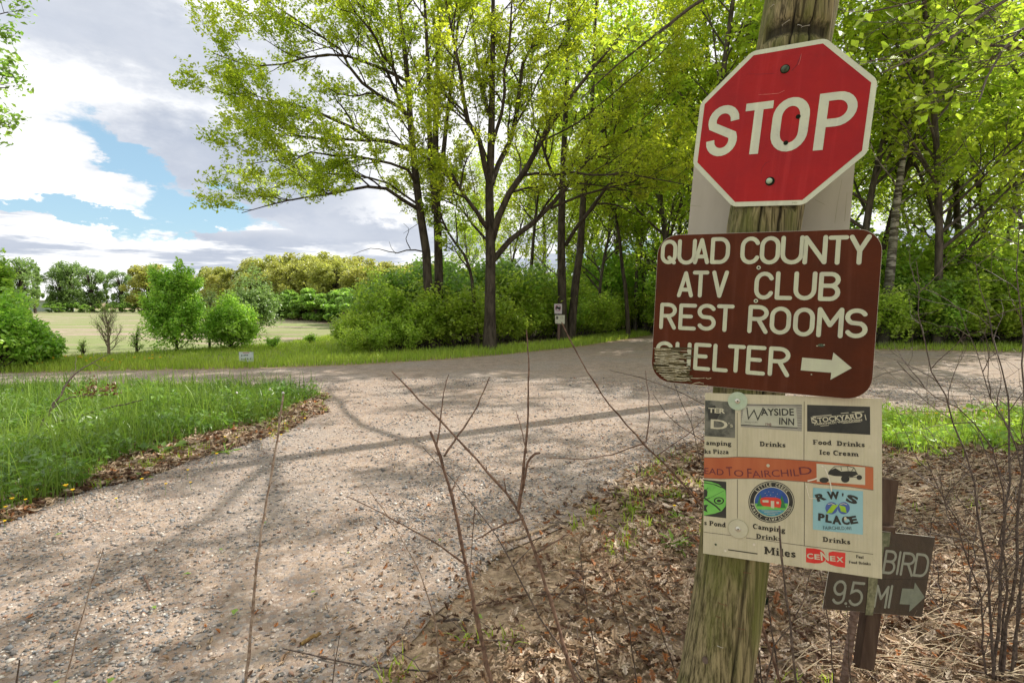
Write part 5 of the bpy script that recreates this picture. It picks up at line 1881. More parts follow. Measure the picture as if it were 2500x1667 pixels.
M_BOARD = board_mat()
M_INK = simple('black_print', (.022, .020, .014), (.035, .032, .022), 80, .5)
M_INKP = simple('panel_black', (.018, .020, .018), (.035, .036, .03), 20, .45)
M_DARKG = simple('photo_dark_grey', (.05, .055, .045), (.16, .16, .13), 30, .45)
M_ORANGE = simple('faded_orange_print', (.36, .085, .03), (.44, .13, .05), 9, .5, stretch=(1, .1, 1))
M_BLUEP = simple('faded_blue_print', (.16, .36, .42), (.26, .46, .50), 10, .5, stretch=(1, .15, 1))
M_GREENP = simple('green_print', (.13, .42, .07), (.18, .50, .10), 20, .5)
M_REDP = simple('red_print', (.56, .025, .02), (.62, .045, .035), 20, .5)
M_REDV = simple('caravan_red', (.60, .05, .03), (.52, .05, .03), 20, .5)
M_NIGHT = simple('night_blue_print', (.02, .06, .25), (.03, .10, .32), 30, .5)
M_LAKE = simple('lake_blue_print', (.05, .20, .30), (.09, .28, .36), 60, .5)
M_PINE = simple('pine_green_print', (.03, .16, .05), (.04, .2, .07), 30, .5)
M_BEER = simple('lime_print', (.24, .44, .02), (.3, .5, .03), 30, .5)
M_GREYP = simple('wall_photo_grey', (.24, .235, .20), (.34, .33, .28), 18, .5)
M_GREYL = simple('sign_photo_light_grey', (.36, .37, .29), (.44, .45, .36), 18, .5)
M_PAPER = simple('clear_board_print', (.53, .51, .38), (.48, .46, .34), 18, .5)

bd = thing('business_board', 'cream plastic board of local eating and camping adverts on the post', 'notice board', mw=PP.mw)
Pp = [(1721.1, 958.8), (2153.2, 973.2), (2153.6, 1412.6), (1716.4, 1350.1)]
poly(PP, Pp, M_BOARD, bd, -.004, 'board', thick=.004)


def c3(x, y):
    return 1700 + x / 3.335, 950 + y / 3.335


def pan(pts, mt, z=.0004, name='printed_panel'):
    return poly(PP, [c3(*p) for p in pts], mt, bd, z, name)


def line(pts, w_, mt=None, z=.0005, name='printed_line', rnd=False):
    M_ = Mesh(); stroke_mesh(M_, [tuple(PP.uv(*c3(*p))) for p in pts], w_, z, rnd)
    return M_.build(name, mt or M_INK, bd)


def tx(body, x0, y0, x1, y1, h, mt=None, bold=.022, z=.0009):
    return text(PP, body, c3(x0, y0), c3(x1, y1), h / 3.335, mt or M_INK, bd, z, bold)


def sl(body, x0, y0, x1, y1, h):
    return slab(PP, body, c3(x0, y0), c3(x1, y1), h / 3.335, M_INK, bd)


def ell(cx, cy, rx, ry, n=28):
    return [(cx + rx * math.cos(2 * math.pi * i / n), cy + ry * math.sin(2 * math.pi * i / n)) for i in range(n)]


# dividing lines
line([(333, 190), (333, 548)], .0011); line([(335, 732), (335, 1050)], .0011)
line([(878, 98), (876, 576)], .0012); line([(880, 755), (879, 1272)], .0012)
line([(60, 1160), (280, 1188)], .0011); line([(405, 1208), (880, 1272), (1440, 1341)], .0012)
line([(258, 1304), (498, 1338)], .0030)
# orange banner, torn to show the vehicle picture
pan([(64, 556), (200, 558), (330, 552), (480, 556), (700, 568), (880, 580), (1100, 598), (1300, 618), (1441, 637), (1441, 818), (1250, 790), (1000, 768), (880, 750), (700, 738), (480, 724), (330, 724), (200, 728), (62, 720)], M_ORANGE)
line([(64, 554), (200, 556), (330, 550), (480, 554), (700, 566), (880, 577), (1100, 595), (1300, 615), (1441, 634)], .0010)
line([(62, 722), (200, 730), (330, 726), (480, 726), (700, 740), (880, 753), (1000, 771), (1250, 793), (1441, 821)], .0010)
M_OUT = simple('purple_brown_print', (.10, .02, .03), (.15, .03, .035), 30, .5)
for (b, xa, ya, xb, yb, h, bo) in [('EAD', 66, 686, 222, 700, 50, .0), ('T', 246, 702, 298, 702, 72, .0), ('O', 308, 706, 384, 710, 52, .0), ('F', 416, 716, 452, 718, 74, .0), ('AIRCHIL', 458, 718, 838, 704, 56, .0), ('D', 842, 694, 944, 690, 62, .0)]:
    tx(b, xa, ya, xb, yb, h, M_OUT, bo)
pan([(978, 604), (1374, 634), (1374, 778), (980, 750)], M_PAPER, .0008)
# open off-road buggy drawing
pan([(1078, 665), (1130, 640), (1180, 668), (1235, 664), (1300, 668), (1318, 690), (1270, 712), (1200, 708), (1120, 704), (1070, 690)], M_INKP, .0012, 'buggy_print')
line([(1088, 660), (1125, 628), (1240, 626), (1282, 636), (1300, 668)], .0016, M_INKP, .0013)
line([(1176, 628), (1182, 660)], .0013, M_INKP, .0013); line([(1230, 628), (1236, 662)], .0013, M_INKP, .0013); line([(1282, 636), (1262, 668)], .0013, M_INKP, .0013)
line([(1240, 715), (1320, 712)], .0014, M_INKP, .0013)
for (x, y, rx, ry) in [(1212, 728, 34, 30), (1326, 716, 22, 20), (1040, 738, 38, 22)]:
    pan(ell(x, y, rx, ry), M_INKP, .0014, 'buggy_wheel_print')
M_SCUFF = simple('torn_board_edge', (.60, .55, .45), (.70, .66, .56), 60, .6)
for pts, wd in [([(1035, 625), (1055, 660), (1075, 710), (1092, 770), (1100, 830)], .0028), ([(905, 745), (950, 735), (985, 722)], .0035), ([(895, 780), (905, 830), (920, 885), (980, 888)], .0016), ([(1018, 618), (1050, 640)], .004)]:
    line(pts, wd, M_SCUFF, .0018, 'tear')
# top left advert
pan([(72, 88), (316, 104), (316, 396), (68, 380)], M_DARKG)
pan([(90, 150), (150, 130), (190, 200), (160, 260), (100, 250)], M_INKP, .0006)
tx('TER', 98, 188, 234, 196, 38, M_PAPER, .03)
tx('D', 116, 318, 254, 328, 76, M_PAPER, .01); tx("'s", 262, 306, 298, 308, 34, M_PAPER, .0)
sl('amping', 78, 452, 288, 460, 36); sl('ks Pizza', 66, 522, 266, 527, 36)
# inn advert
pan([(362, 118), (860, 124), (860, 342), (362, 306)], M_GREYP)
pan([(388, 140), (812, 152), (824, 312), (362, 290)], M_GREYL, .0006)
for k in range(9):
    line([(822, 152 + k * 20), (858, 156 + k * 20)], .0013, M_DARKG, .0007)
    line([(364, 150 + k * 15), (384 - k * 2, 150 + k * 15)], .0010, M_DARKG, .0007)
line([(362, 126), (860, 132)], .0014, M_INKP, .0008); line([(362, 290), (824, 314)], .0026, M_INKP, .0008)
line([(412, 148), (424, 240), (470, 170), (500, 246), (545, 150)], .0030, M_INKP, .001)
tx('AYSIDE', 526, 212, 796, 212, 54, M_INKP, .022); tx('INN', 674, 284, 796, 292, 54, M_INKP, .022)
tx('1948', 562, 296, 610, 298, 24, M_OUT, .0); tx('Wayside', 390, 270, 500, 274, 9, M_DARKG, 0)
sl('Drinks', 515, 462, 728, 472, 38)
# steakhouse style advert
pan([(902, 126), (1414, 142), (1416, 370), (902, 342)], M_INKP)
tx('S', 948, 278, 988, 272, 50, M_PAPER, .02); tx('TOCKYAR', 990, 270, 1296, 240, 38, M_PAPER, .02); tx('D', 1300, 238, 1356, 230, 46, M_PAPER, .02)
tx('FAIRCHILD, WISCONSIN', 964, 294, 1350, 258, 18, M_PAPER, .01)
line([(946, 222), (1100, 208)], .0018, M_PAPER, .001); line([(1175, 195), (1240, 190)], .0016, M_PAPER, .001); line([(1265, 187), (1365, 182)], .0018, M_PAPER, .001)
line([(1010, 298), (1080, 292)], .0014, M_PAPER, .001); line([(1190, 276), (1340, 262)], .0012, M_PAPER, .001); line([(1372, 205), (1382, 250)], .0020, M_PAPER, .001); line([(934, 225), (944, 275)], .0016, M_PAPER, .001)
line([(950, 232), (1350, 196)], .0007, M_PAPER, .001); line([(992, 280), (1352, 246)], .0007, M_PAPER, .001)
sl('Food', 948, 448, 1104, 454, 38); sl('Drinks', 1142, 458, 1374, 470, 38); sl('Ice Cream', 1000, 530, 1322, 546, 38)
# green hunting emblem, cut off at the left
pan([(62, 734), (244, 752), (243, 1048), (62, 1028)], M_INKP)
pan([(62, 752), (120, 762), (180, 782), (236, 818), (238, 830), (243, 900), (238, 950), (205, 990), (150, 1010), (62, 1026)], M_GREENP, .0006)
pan([(62, 742), (130, 752), (190, 775), (228, 806), (200, 800), (140, 775), (62, 762)], M_INKP, .0008)
pan([(62, 745), (120, 752), (180, 772), (210, 796), (160, 774), (62, 754)], M_GREENP, .0009)
line([(62, 880), (110, 915), (160, 950), (196, 985)], .0045, M_INKP, .0009); line([(100, 890), (232, 820)], .0009, M_INKP, .0009); line([(62, 905), (110, 880)], .0012, M_INKP, .001)
pan(ell(184, 906, 42, 30), M_INKP, .0009); pan(ell(184, 906, 31, 21), M_GREENP, .0010); pan(ell(184, 906, 18, 12), M_INKP, .0011)
pan([(62, 815), (80, 812), (92, 830), (88, 870), (62, 880)], M_INKP, .0009); line([(80, 820), (96, 800)], .0012, M_INKP, .0009)
pan([(62, 940), (96, 938), (80, 965), (92, 1000), (62, 985)], M_INKP, .0009)
sl('s Pond', 62, 1102, 242, 1122, 38)
# round campground badge
cx_, cy_ = 612, 916
pan(ell(cx_, cy_, 188, 170, 40), M_INKP); pan(ell(cx_, cy_, 181, 163, 40), M_PAPER, .0005); pan(ell(cx_, cy_, 176, 159, 40), M_INKP, .0006)
pan(ell(cx_, cy_, 143, 124, 40), M_PAPER, .0007); pan(ell(cx_, cy_, 137, 118, 40), M_NIGHT, .0008)
E_ = [(x, min(y, 2000)) for x, y in ell(cx_, cy_, 136, 117, 60)]
pan([p for p in E_ if p[1] > cy_ + 8] and sorted([], key=lambda q: 0) or [(cx_ + 136 * math.cos(a), cy_ + 117 * math.sin(a)) for a in np.linspace(.10, math.pi - .10, 24)], M_GREENP, .0009)
pan([(cx_ + 133 * math.cos(a), cy_ + 115 * math.sin(a)) for a in np.linspace(.62, math.pi - .55, 20)], M_LAKE, .0010)
for k in range(3):
    line([(530 + k * 22, 985 + k * 14), (690 - k * 24, 992 + k * 12)], .0010, M_PAPER, .0011)
for tri_ in ([(492, 950), (520, 852), (548, 950)], [(660, 965), (696, 860), (730, 965)]):
    pan(tri_, M_PINE, .0011)
pan([(520, 900), (528, 884), (560, 876), (650, 880), (684, 892), (692, 920), (684, 962), (540, 948), (522, 925)], M_REDV, .0012, 'caravan_print')
pan([(538, 900), (588, 902), (588, 920), (540, 918)], M_PAPER, .0013); pan([(606, 906), (634, 908), (634, 968), (607, 964)], M_PAPER, .0013); pan([(652, 912), (672, 914), (672, 932), (652, 930)], M_PAPER, .0013)
for (x, y) in [(560, 845), (590, 832), (625, 838), (660, 850), (605, 858), (575, 862), (645, 872)]:
    pan(ell(x, y, 3, 3, 6), M_PAPER, .0010)
def ring_text(body, a0, a1, rad, hgt, flip=False):
    n = len(body)
    for i, ch in enumerate(body):
        if ch == ' ':
            continue
        a = math.radians(a0 + (a1 - a0) * i / (n - 1))
        x, y = cx_ + rad[0] * math.cos(a), cy_ + rad[1] * math.sin(a)
        tx_, ty_ = (-math.sin(a), math.cos(a)) if not flip else (math.sin(a), -math.cos(a))
        wd = 8.5
        if not flip:
            bx_, by_ = cx_ + (rad[0] - hgt / 2) * math.cos(a), cy_ + (rad[1] - hgt / 2) * math.sin(a)
        else:
            bx_, by_ = cx_ + (rad[0] + hgt / 2) * math.cos(a), cy_ + (rad[1] + hgt / 2) * math.sin(a)
        w1 = 3 if ch == 'I' else wd
        tx(ch, bx_ - tx_ * w1, by_ - ty_ * w1, bx_ + tx_ * w1, by_ + ty_ * w1, hgt, M_PAPER, .012, .0012)
ring_text('LITTLE CREEK', 222, 322, (159, 142), 24)
ring_text('FAMILY CAMPGROUND', 172, 18, (159, 142), 22, True)
sl('Camping', 458, 1132, 726, 1166, 40); sl('Drinks', 486, 1212, 694, 1234, 38)
# blue bar advert
pan([(950, 800), (1357, 828), (1356, 1183), (949, 1140)], M_BLUEP)
for (b, xa, ya, xb, yb, h) in [('R', 986, 912, 1062, 892, 54), ('W', 1068, 890, 1168, 890, 56), ("'", 1182, 896, 1196, 898, 48), ('S', 1214, 906, 1306, 936, 58), ('P', 990, 1062, 1044, 1070, 54), ('L', 1050, 1076, 1102, 1084, 58), ('A', 1106, 1090, 1182, 1096, 62), ('C', 1188, 1096, 1250, 1096, 60), ('E', 1256, 1094, 1318, 1084, 56)]:
    tx(b, xa, ya, xb, yb, h, M_INKP, .055)
tx('FAIRCHILD,WI', 1034, 1140, 1262, 1144, 28, M_INKP, .0)
M_MUG = simple('mug_blue_print', (.05, .09, .28), (.07, .12, .34), 30, .5)
for s_, cxm in ((-1, 1100), (1, 1200)):
    pan(ell(cxm, 966, 50, 50, 20), M_MUG, .0006)
    pan([(cxm - 22 * s_ - 16, 940), (cxm - 22 * s_ + 34, 946 + 8 * s_), (cxm + 10 * s_ + 14, 1006), (cxm + 10 * s_ - 34, 1000 - 8 * s_)], M_BEER, .0008)
    line([(cxm - 30, 934), (cxm, 928), (cxm + 26, 938)], .002, M_PAPER, .0009)
pan(ell(1212, 1050, 11, 16, 8), M_PAPER, .0016, 'tear')
sl('Drinks', 1028, 1238, 1256, 1262, 40)
sl('Miles', 552, 1338, 812, 1370, 60)
# fuel station logo
pan([(893, 1290), (960, 1294), (1010, 1304), (1036, 1322), (1050, 1350), (1052, 1384), (1040, 1402), (1010, 1414), (960, 1416), (893, 1406)], M_REDP)
pan([(1070, 1340), (1082, 1326), (1112, 1318), (1214, 1330), (1210, 1450), (1140, 1440), (1090, 1424), (1052, 1400), (1060, 1370)], M_REDP, .0005)
for (b, xa, ya, xb, yb, h) in [('C', 902, 1374, 954, 1376, 40), ('E', 962, 1380, 1006, 1384, 40), ('N', 1014, 1388, 1080, 1392, 66), ('E', 1088, 1394, 1134, 1398, 40), ('X', 1140, 1400, 1198, 1406, 40)]:
    tx(b, xa, ya, xb, yb, h, M_PAPER, .03)
sl('Fuel', 1300, 1370, 1362, 1378, 24); sl('Food Drinks', 1242, 1414, 1420, 1430, 22)
# two big washers with screws that hold the board
M_WASH = paint('green_washer_paint', (.36, .46, .34), (.42, .50, .38), .5, .4, 40, .0003, (.22, .26, .18))
for (x, y), r_, mt in [((336, 96), .0265, M_WASH), ((340, 1135), .0262, M_PAPER)]:
    c = PP.uv(*c3(x, y))
    if mt is M_PAPER:
        disc(PP, c, r_ + .0012, M_ALU_MOSS, bd, .0004, .0012, 'washer_rim', 32)
    wsh = disc(PP, c, r_, mt, bd, .0010, .0026, 'washer', 32)
    dome(c, .0075, .0035, M_SCREW, wsh, .0026, 'screw')
    disc(PP, c, .0022, M_INKP, wsh, .0058, .0064, 'screw_slot', 6)
for (x, y, r_, mt) in [(158, 1262, .0032, M_BOLT), (470, 1262, .0035, M_SCUFF), (236, 1312, .0035, M_SCUFF), (584, 620, .0045, M_PAPER)]:
    disc(PP, PP.uv(*c3(x, y)), r_, mt, bd, .0008, .0014, 'nail_hole', 12)

# --- small dark mileage sign behind
M_DBROWN = paint('dark_brown_sign_paint', (.052, .036, .024), (.040, .030, .022), .45, .4, 10)
M_DLET = paint('grey_letter_paint', (.24, .25, .20), (.28, .29, .24), .5, .35, 30, .0003)
M_DLET2 = paint('grey_green_arrow_paint', (.17, .19, .145), (.20, .22, .17), .5, .35, 30, .0003)
small = thing('mileage_sign', 'small dark brown sign reading BIRD and 9.5 MI with arrow, behind the board', 'mileage sign', mw=PD.mw)
h_ = .457 * .714 / 2
M_ = Mesh(); M_.prism([(-.2285, -h_), (.2285, -h_), (.2285, h_), (-.2285, h_)], -.004, 0); M_.build('panel', M_DBROWN, small)
M_ = Mesh(); M_.prism([(-.2294, -h_ - .001), (.2294, -h_ - .001), (.2294, h_ + .001), (-.2294, h_ + .001)], -.0036, -.0012); M_.build('panel_edge', M_ALU, small)


def c9(x, y):
    return 2000 + x / K, 1250 + y / K


dw = float(np.linalg.norm(PD.uv(*c9(975, 700)) - PD.uv(*c9(1018, 700)))) * .68
for ch, x0, x1, yt, yb in [('B', 820, 980, 480, 790), ('I', 975, 1050, 492, 800), ('R', 1045, 1215, 506, 815), ('D', 1212, 1395, 522, 826), ('9', 170, 338, 860, 1175), ('5', 385, 565, 882, 1198), ('.', 318, 350, 1145, 1178), ('M', 705, 875, 925, 1222), ('I', 862, 950, 922, 1225)]:
    a = c9(x0, yt); b = c9(x1, yb)
    letter(PD, ch, outer_box(PD, a[0], b[0], a[1], b[1], dw), dw, M_DLET, small)
for (x, y) in [(345, 1200), (378, 1198)]:
    disc(PD, PD.uv(*c9(x, y)), .0025, M_DLET, small, .0004, .0012, 'paint_dot', 8)
poly(PD, [c9(*p) for p in [(1058, 968), (1205, 975), (1218, 890), (1345, 1082), (1145, 1268), (1155, 1175), (1022, 1168)]], M_DLET2, small, .0008, 'arrow')
poly(PD, [c9(*p) for p in [(625, 800), (752, 800), (735, 940), (712, 1080), (682, 1312), (585, 1306), (606, 1100), (620, 950)]], simple('lichen_strip', (.13, .13, .075), (.26, .25, .15), 45, .8, .2), small, .0014, 'lichen_strip')
poly(PD, [c9(*p) for p in [(800, 255), (910, 262), (890, 440), (830, 440), (800, 600)]], simple('lichen_patch', (.10, .11, .06), (.20, .20, .13), 35, .8, .2), small, .0010, 'lichen_patch')
line_ = Mesh(); stroke_mesh(line_, [tuple(PD.uv(*c9(755, 852))), tuple(PD.uv(*c9(1400, 850)))], .0008, .0006, False); line_.build('seam', M_HOLE, small)

# stake and ribbed rod behind and below it
M_STAKE = simple('dark_stained_wood', (.060, .035, .024), (.10, .065, .045), 30, .75, .25, bdist=.003, stretch=(1, 1, .1))
zc = float((PD.o - EYE) @ FW)
top_, bot_ = at(2168, 1168, zc + .055), at(2108, 1625, zc + .045)
stake = thing('wooden_stake', 'dark brown square wooden stake leaning behind the small mileage sign', 'stake', (bot_[0], bot_[1], 0))
d_ = unit(top_ - bot_); R_ = np.stack([unit(np.cross(np.array([0, 1, 0]), d_)), np.cross(d_, unit(np.cross(np.array([0, 1, 0]), d_))), d_], 1)
M_ = Mesh(); L_ = np.linalg.norm(top_ - bot_)
M_.box((top_ + bot_) / 2 - np.array([bot_[0], bot_[1], 0]), (.058, .045, L_), R_); M_.build('shaft', M_STAKE, stake)
M_ = Mesh(); ca = at(2140, 1293, zc + .012); M_.box(ca - np.array([bot_[0], bot_[1], 0]), (.14, .018, .028)); M_.build('crosspiece', M_STAKE, stake)
g0 = gr(2020, 1790)
pr = [at(2090, 1470, zc + .03), at(2076, 1560, zc + .03), at(2060, 1667, zc + .03), at(2040, 1790, zc + .03)]
rod = thing('ribbed_rod', 'rusty ribbed metal rod standing in front of the dark stake', 'rod', (pr[-1][0], pr[-1][1], 0))
P = resample(np.array([pr[0] + (pr[0] - pr[1]) * .5] + pr + [np.array([pr[-1][0] - .01, pr[-1][1], -.05])]), 130) - np.array([pr[-1][0], pr[-1][1], 0])
Rr = np.full(130, .0145); 
for i in range(130):
    if i % 5 == 0:
        Rr[i] = .0178
w = Wood(); w.tube(P, Rr, 14); obj('shaft', w.mesh('shaft'), simple('rusty_rod', (.12, .075, .055), (.22, .15, .12), 50, .7, .4, .3), rod)

# --- far signs
g0 = gr(1364, 838)
zc = float((g0 - EYE) @ FW)
ns = thing('trail_sign_post', 'short square post with round red prohibition sign and pale plate across the road', 'sign post', g0)
M_PLUMP = simple('old_sign_post_wood', (.10, .055, .05), (.16, .10, .085), 20, .8)
s_ = zc / F
M_ = Mesh(); M_.box((0, 0, (840 - 782) * s_ / 2 + .0), (.10, .10, (840 - 782) * s_)); M_.build('post', M_PLUMP, ns)
mnn = lambda x, y: ((x - 1364) * s_, (838 - y) * s_)
M_PW = simple('faded_sign_white', (.52, .46, .50), (.60, .55, .56), 12, .5)
def flat(nm, pts, mt, y_):
    M_ = Mesh(); P = [mnn(*p) for p in pts]
    M_.add([(x, y_, z) for x, z in P] + [(x, y_ + .004, z) for x, z in P], [list(range(len(P)))[::-1], list(range(len(P), 2 * len(P)))] + [(i, (i + 1) % len(P), len(P) + (i + 1) % len(P), len(P) + i) for i in range(len(P))])
    return M_.build(nm, mt, ns)
flat('upper_plate', [(1352, 742), (1371, 742), (1371, 766), (1353, 766)], M_PW, -.075)
flat('lower_plate', [(1354, 769), (1378, 769), (1378, 790), (1355, 790)], simple('pale_plate', (.55, .54, .44), (.62, .60, .50), 12, .5), -.068)
M_ = Mesh()
ringp = [(mnn(1361.5, 752)[0] + .105 * math.cos(a), mnn(1361.5, 752)[1] + .115 * math.sin(a)) for a in np.linspace(0, 2 * math.pi, 25)]
MM = Mesh(); stroke_mesh(MM, ringp, .022, 0, False); stroke_mesh(MM, [(mnn(1356, 745)), (mnn(1367, 759))], .022, .001, False)
for arr in MM.V:
    arr[:, [1, 2]] = arr[:, [2, 1]]; arr[:, 1] = -.0765 - arr[:, 1]
MM.build('prohibition_ring', simple('faded_magenta', (.22, .02, .08), (.30, .03, .10), 20, .5), ns)
flat('vehicle_mark', [(1356, 750), (1359, 747), (1364, 750), (1367, 748), (1368, 754), (1364, 756), (1360, 754), (1356, 755)], M_INKP, -.0785)
flat('dark_mark', [(1357, 772), (1362, 772), (1362, 779), (1357, 779)], M_DARKG, -.0695)
MM = Mesh(); stroke_mesh(MM, [mnn(1366, 773), mnn(1374, 773)], .01, 0, False); stroke_mesh(MM, [mnn(1366, 777), mnn(1374, 777)], .01, 0, False)
for arr in MM.V:
    arr[:, [1, 2]] = arr[:, [2, 1]]; arr[:, 1] = -.0695
MM.build('dark_mark', M_DARKG, ns)

g0 = gr(602, 892); zc = float((g0 - EYE) @ FW); s_ = zc / F
ys = thing('yard_sign', 'small pale rectangular yard sign standing at the field edge', 'yard sign', g0)
M_YS = simple('pale_yard_sign', (.44, .50, .48), (.52, .56, .54), 10, .5)
M_ = Mesh(); M_.box((0, 0, 21 * s_), (35 * s_, .012, 24 * s_)); M_.build('board', M_YS, ys)
for x in (-10, 10):
    M_ = Mesh(); M_.box((x * s_, .01, 5 * s_), (.01, .01, 12 * s_)); M_.build('wire_leg', M_SCREW, ys)
def bar(x0, x1, z0, h, mt, nm='lettering'):
    M_ = Mesh(); M_.add([(x0 * s_, -.0075, z0 * s_), (x1 * s_, -.0075, z0 * s_), (x1 * s_, -.0075, (z0 + h) * s_), (x0 * s_, -.0075, (z0 + h) * s_)], [(0, 1, 2, 3)]); M_.build(nm, mt, ys)
M_YI = simple('yard_sign_ink', (.05, .08, .07), (.1, .12, .11), 20, .5)
bar(-8, 8, 30, 2.2, simple('faded_red_print', (.36, .16, .17), (.42, .2, .2), 20, .5), 'printed_line')
for x0, x1, z0 in [(-12, -9, 23), (-6, -3, 23.5), (-2, 1, 24), (2, 5, 24), (-12, -9, 14), (-7, -5, 14), (-3, 0, 15), (2, 5, 15), (9, 12, 15.5)]:
    bar(x0, x1, z0, 2.8, M_YI)

# far shed
g0 = ground_at(108, 100); s_ = 100 / F
sh = thing('far_shed', 'low pale green shed with dark lean-to beyond the field at far left', 'shed', g0)
M_ = Mesh(); M_.box((0, 2, .95), (4.2, 5, 1.9)); M_.build('wall', simple('pale_green_cladding', (.30, .36, .30), (.38, .43, .37), 3, .6), sh)
M_ = Mesh(); M_.box((0, 2, 2.0), (4.5, 5.4, .2)); M_.build('roof', M_ALU, sh)
M_ = Mesh(); M_.box((4.2, 2.5, 1.45), (4.4, 4, .35)); M_.build('lean_to_roof', simple('dark_roofing', (.03, .03, .035), (.06, .06, .065), 4, .7), sh)
for x in (2.6, 4.3, 6.1):
    M_ = Mesh(); M_.box((x, .7, .64), (.15, .15, 1.28)); M_.build('roof_support', M_ALU, sh)

# ------------------------------------------------------------------ bare stems in the foreground
def stem(name, label, cat, main, d0, d1, w0, w1, mat, sides=(), group=None, px2352=True, base_px=None, leaf=None, nodes=True):
    """main: top -> bottom; the last point runs on down to the ground"""
    cv = (lambda p: (p[0] / .9408, p[1] / .9408)) if px2352 else (lambda p: p)
    pts = [cv(p) for p in main]
    P = px_line(pts, d0, d1)
    last = P[-1]; dr = unit(P[-1] - P[-2])
    if last[2] > .02:
        t = (last[2] + .03) / max(.25, -dr[2]); foot = last + dr * t
        foot[2] = -.03
        P = np.vstack([P, foot])
    foot = P[-1].copy(); foot[2] = 0
    root = thing(name, label, cat, foot, group)
    n = max(12, len(P) * 4)
    Q = resample(P, n) - foot
    r0 = np.random.default_rng(abs(hash_(name + label)) % 9999)
    Q[1:-1] += r0.normal(size=(n - 2, 3)) * .0012
    R = np.linspace(w0, w1, n) * 1.05
    if nodes:
        for k in range(2, n - 1, 3):
            R[k] *= 1.28
    w = Wood(); w.tube(Q, R, 7)
    for k in range(2, n - 1, 2):          # buds and stubs of shed twigs at the nodes
        td = unit(Q[k + 1] - Q[k - 1]); sd2 = perp(td, r0); up_ = -td if td[2] < 0 else td
        Lb = r0.uniform(.004, .011) if r0.uniform() < .75 else r0.uniform(.015, .05)
        q0 = Q[k]; q1 = q0 + (sd2 * .55 + up_ * .8) * Lb + sd2 * R[k] * .8
        w.tube([q0, (q0 + q1) / 2 + sd2 * R[k] * .4, q1], [R[k] * .6, max(.0009, R[k] * .42), .0005], 4)
    obj('stem', w.mesh('stem'), mat, root)
    for sp, da, db, a, b in sides:
        S = px_line([cv(p) for p in sp], da, db)
        k_ = max(6, len(S) * 3)
        S = resample(S, k_) - foot
        S[1:] += r0.normal(size=(k_ - 1, 3)) * .001
        w = Wood(); RR = np.linspace(a, b, k_) * 1.3; RR[1::3] *= 1.2; w.tube(S, RR, 5)
        obj('side_twig', w.mesh('side_twig'), mat, root)
    return root


def hash_(s_):
    h = 0
    for c in s_:
        h = (h * 31 + ord(c)) & 0xffffff
    return h


stem('bare_sapling', 'tall pale leafless stem crossing the gravel left of centre', 'sapling', [(651, 906), (640, 985), (626, 1070), (613, 1150), (601, 1215), (592, 1280), (585, 1350), (577, 1450), (565, 1568)], 1.45, 1.35, .0022, .0050, M_TWIG)
stem('bare_sapling', 'thin pale leafless stem at the lower left', 'sapling', [(238, 1258), (218, 1320), (195, 1400), (170, 1480), (150, 1568)], 1.5, 1.45, .0012, .0030, M_TWIG)
stem('bare_sapling', 'stubby dark stem tip at the bottom left corner', 'sapling', [(45, 1515), (40, 1545), (35, 1580)], 1.5, 1.5, .002, .0025, M_TWIG_D)
stem('bare_sapling', 'reddish brown stem with forked twigs left of the crossing stems', 'sapling', [(988, 990), (1010, 1045), (1030, 1110), (1050, 1190), (1070, 1290), (1090, 1390), (1107, 1480), (1128, 1568)], 1.6, 1.55, .0035, .0078, M_TWIG_R,
     [([(1020, 1048), (1060, 990), (1098, 930), (1125, 865)], 1.6, 1.7, .0026, .0012), ([(1003, 1022), (1012, 970), (1018, 905), (1030, 860)], 1.6, 1.65, .002, .0008), ([(1036, 1130), (1052, 1095)], 1.59, 1.62, .002, .0008), ([(1074, 1300), (1000, 1245), (900, 1190), (800, 1140)], 1.57, 1.5, .0022, .0009)])
stem('bare_sapling', 'long leafless stem slanting across the gravel with an upright twig', 'sapling', [(900, 853), (960, 915), (1030, 985), (1100, 1060), (1170, 1140), (1198, 1185), (1230, 1270), (1265, 1380), (1290, 1470), (1322, 1568)], 1.65, 1.5, .0020, .0070, M_TWIG_R,
     [([(1190, 1172), (1202, 1080), (1212, 980), (1214, 870), (1214, 810), (1208, 757)], 1.56, 1.6, .0034, .0012), ([(1192, 1170), (1212, 1060), (1226, 1042), (1240, 1040)], 1.57, 1.55, .003, .0025), ([(1200, 1190), (1150, 1205), (1092, 1240)], 1.56, 1.5, .0026, .0012), ([(1232, 1268), (1290, 1235), (1312, 1222)], 1.54, 1.6, .0022, .0010), ([(1210, 1040), (1198, 990), (1186, 945)], 1.6, 1.7, .0018, .0007)])
stem('bare_sapling', 'thin dark stem running under the slanting one', 'sapling', [(970, 1025), (1040, 1100), (1130, 1215), (1180, 1300), (1240, 1420), (1300, 1500), (1345, 1575)], 1.8, 1.6, .0012, .0040, M_TWIG_D,
     [([(1180, 1300), (1220, 1255), (1250, 1225)], 1.72, 1.8, .0016, .0007), ([(1090, 1165), (1085, 1250), (1078, 1330)], 1.76, 1.8, .0014, .0006)])
stem('bare_sapling', 'long thin stem slanting down behind the left edge of the post', 'sapling', [(1290, 740), (1340, 840), (1400, 930), (1480, 1020), (1550, 1090), (1620, 1170), (1680, 1260), (1740, 1400), (1790, 1560)], 1.9, 2.1, .0018, .0055, M_TWIG_R,
     [([(1482, 1018), (1400, 1045), (1340, 1055), (1252, 1050)], 2.0, 1.9, .0022, .0009), ([(1484, 1016), (1491, 960), (1490, 910), (1483, 850)], 2.0, 2.1, .002, .0008), ([(1510, 1045), (1575, 1000), (1640, 940)], 2.0, 2.2, .0018, .0008)])
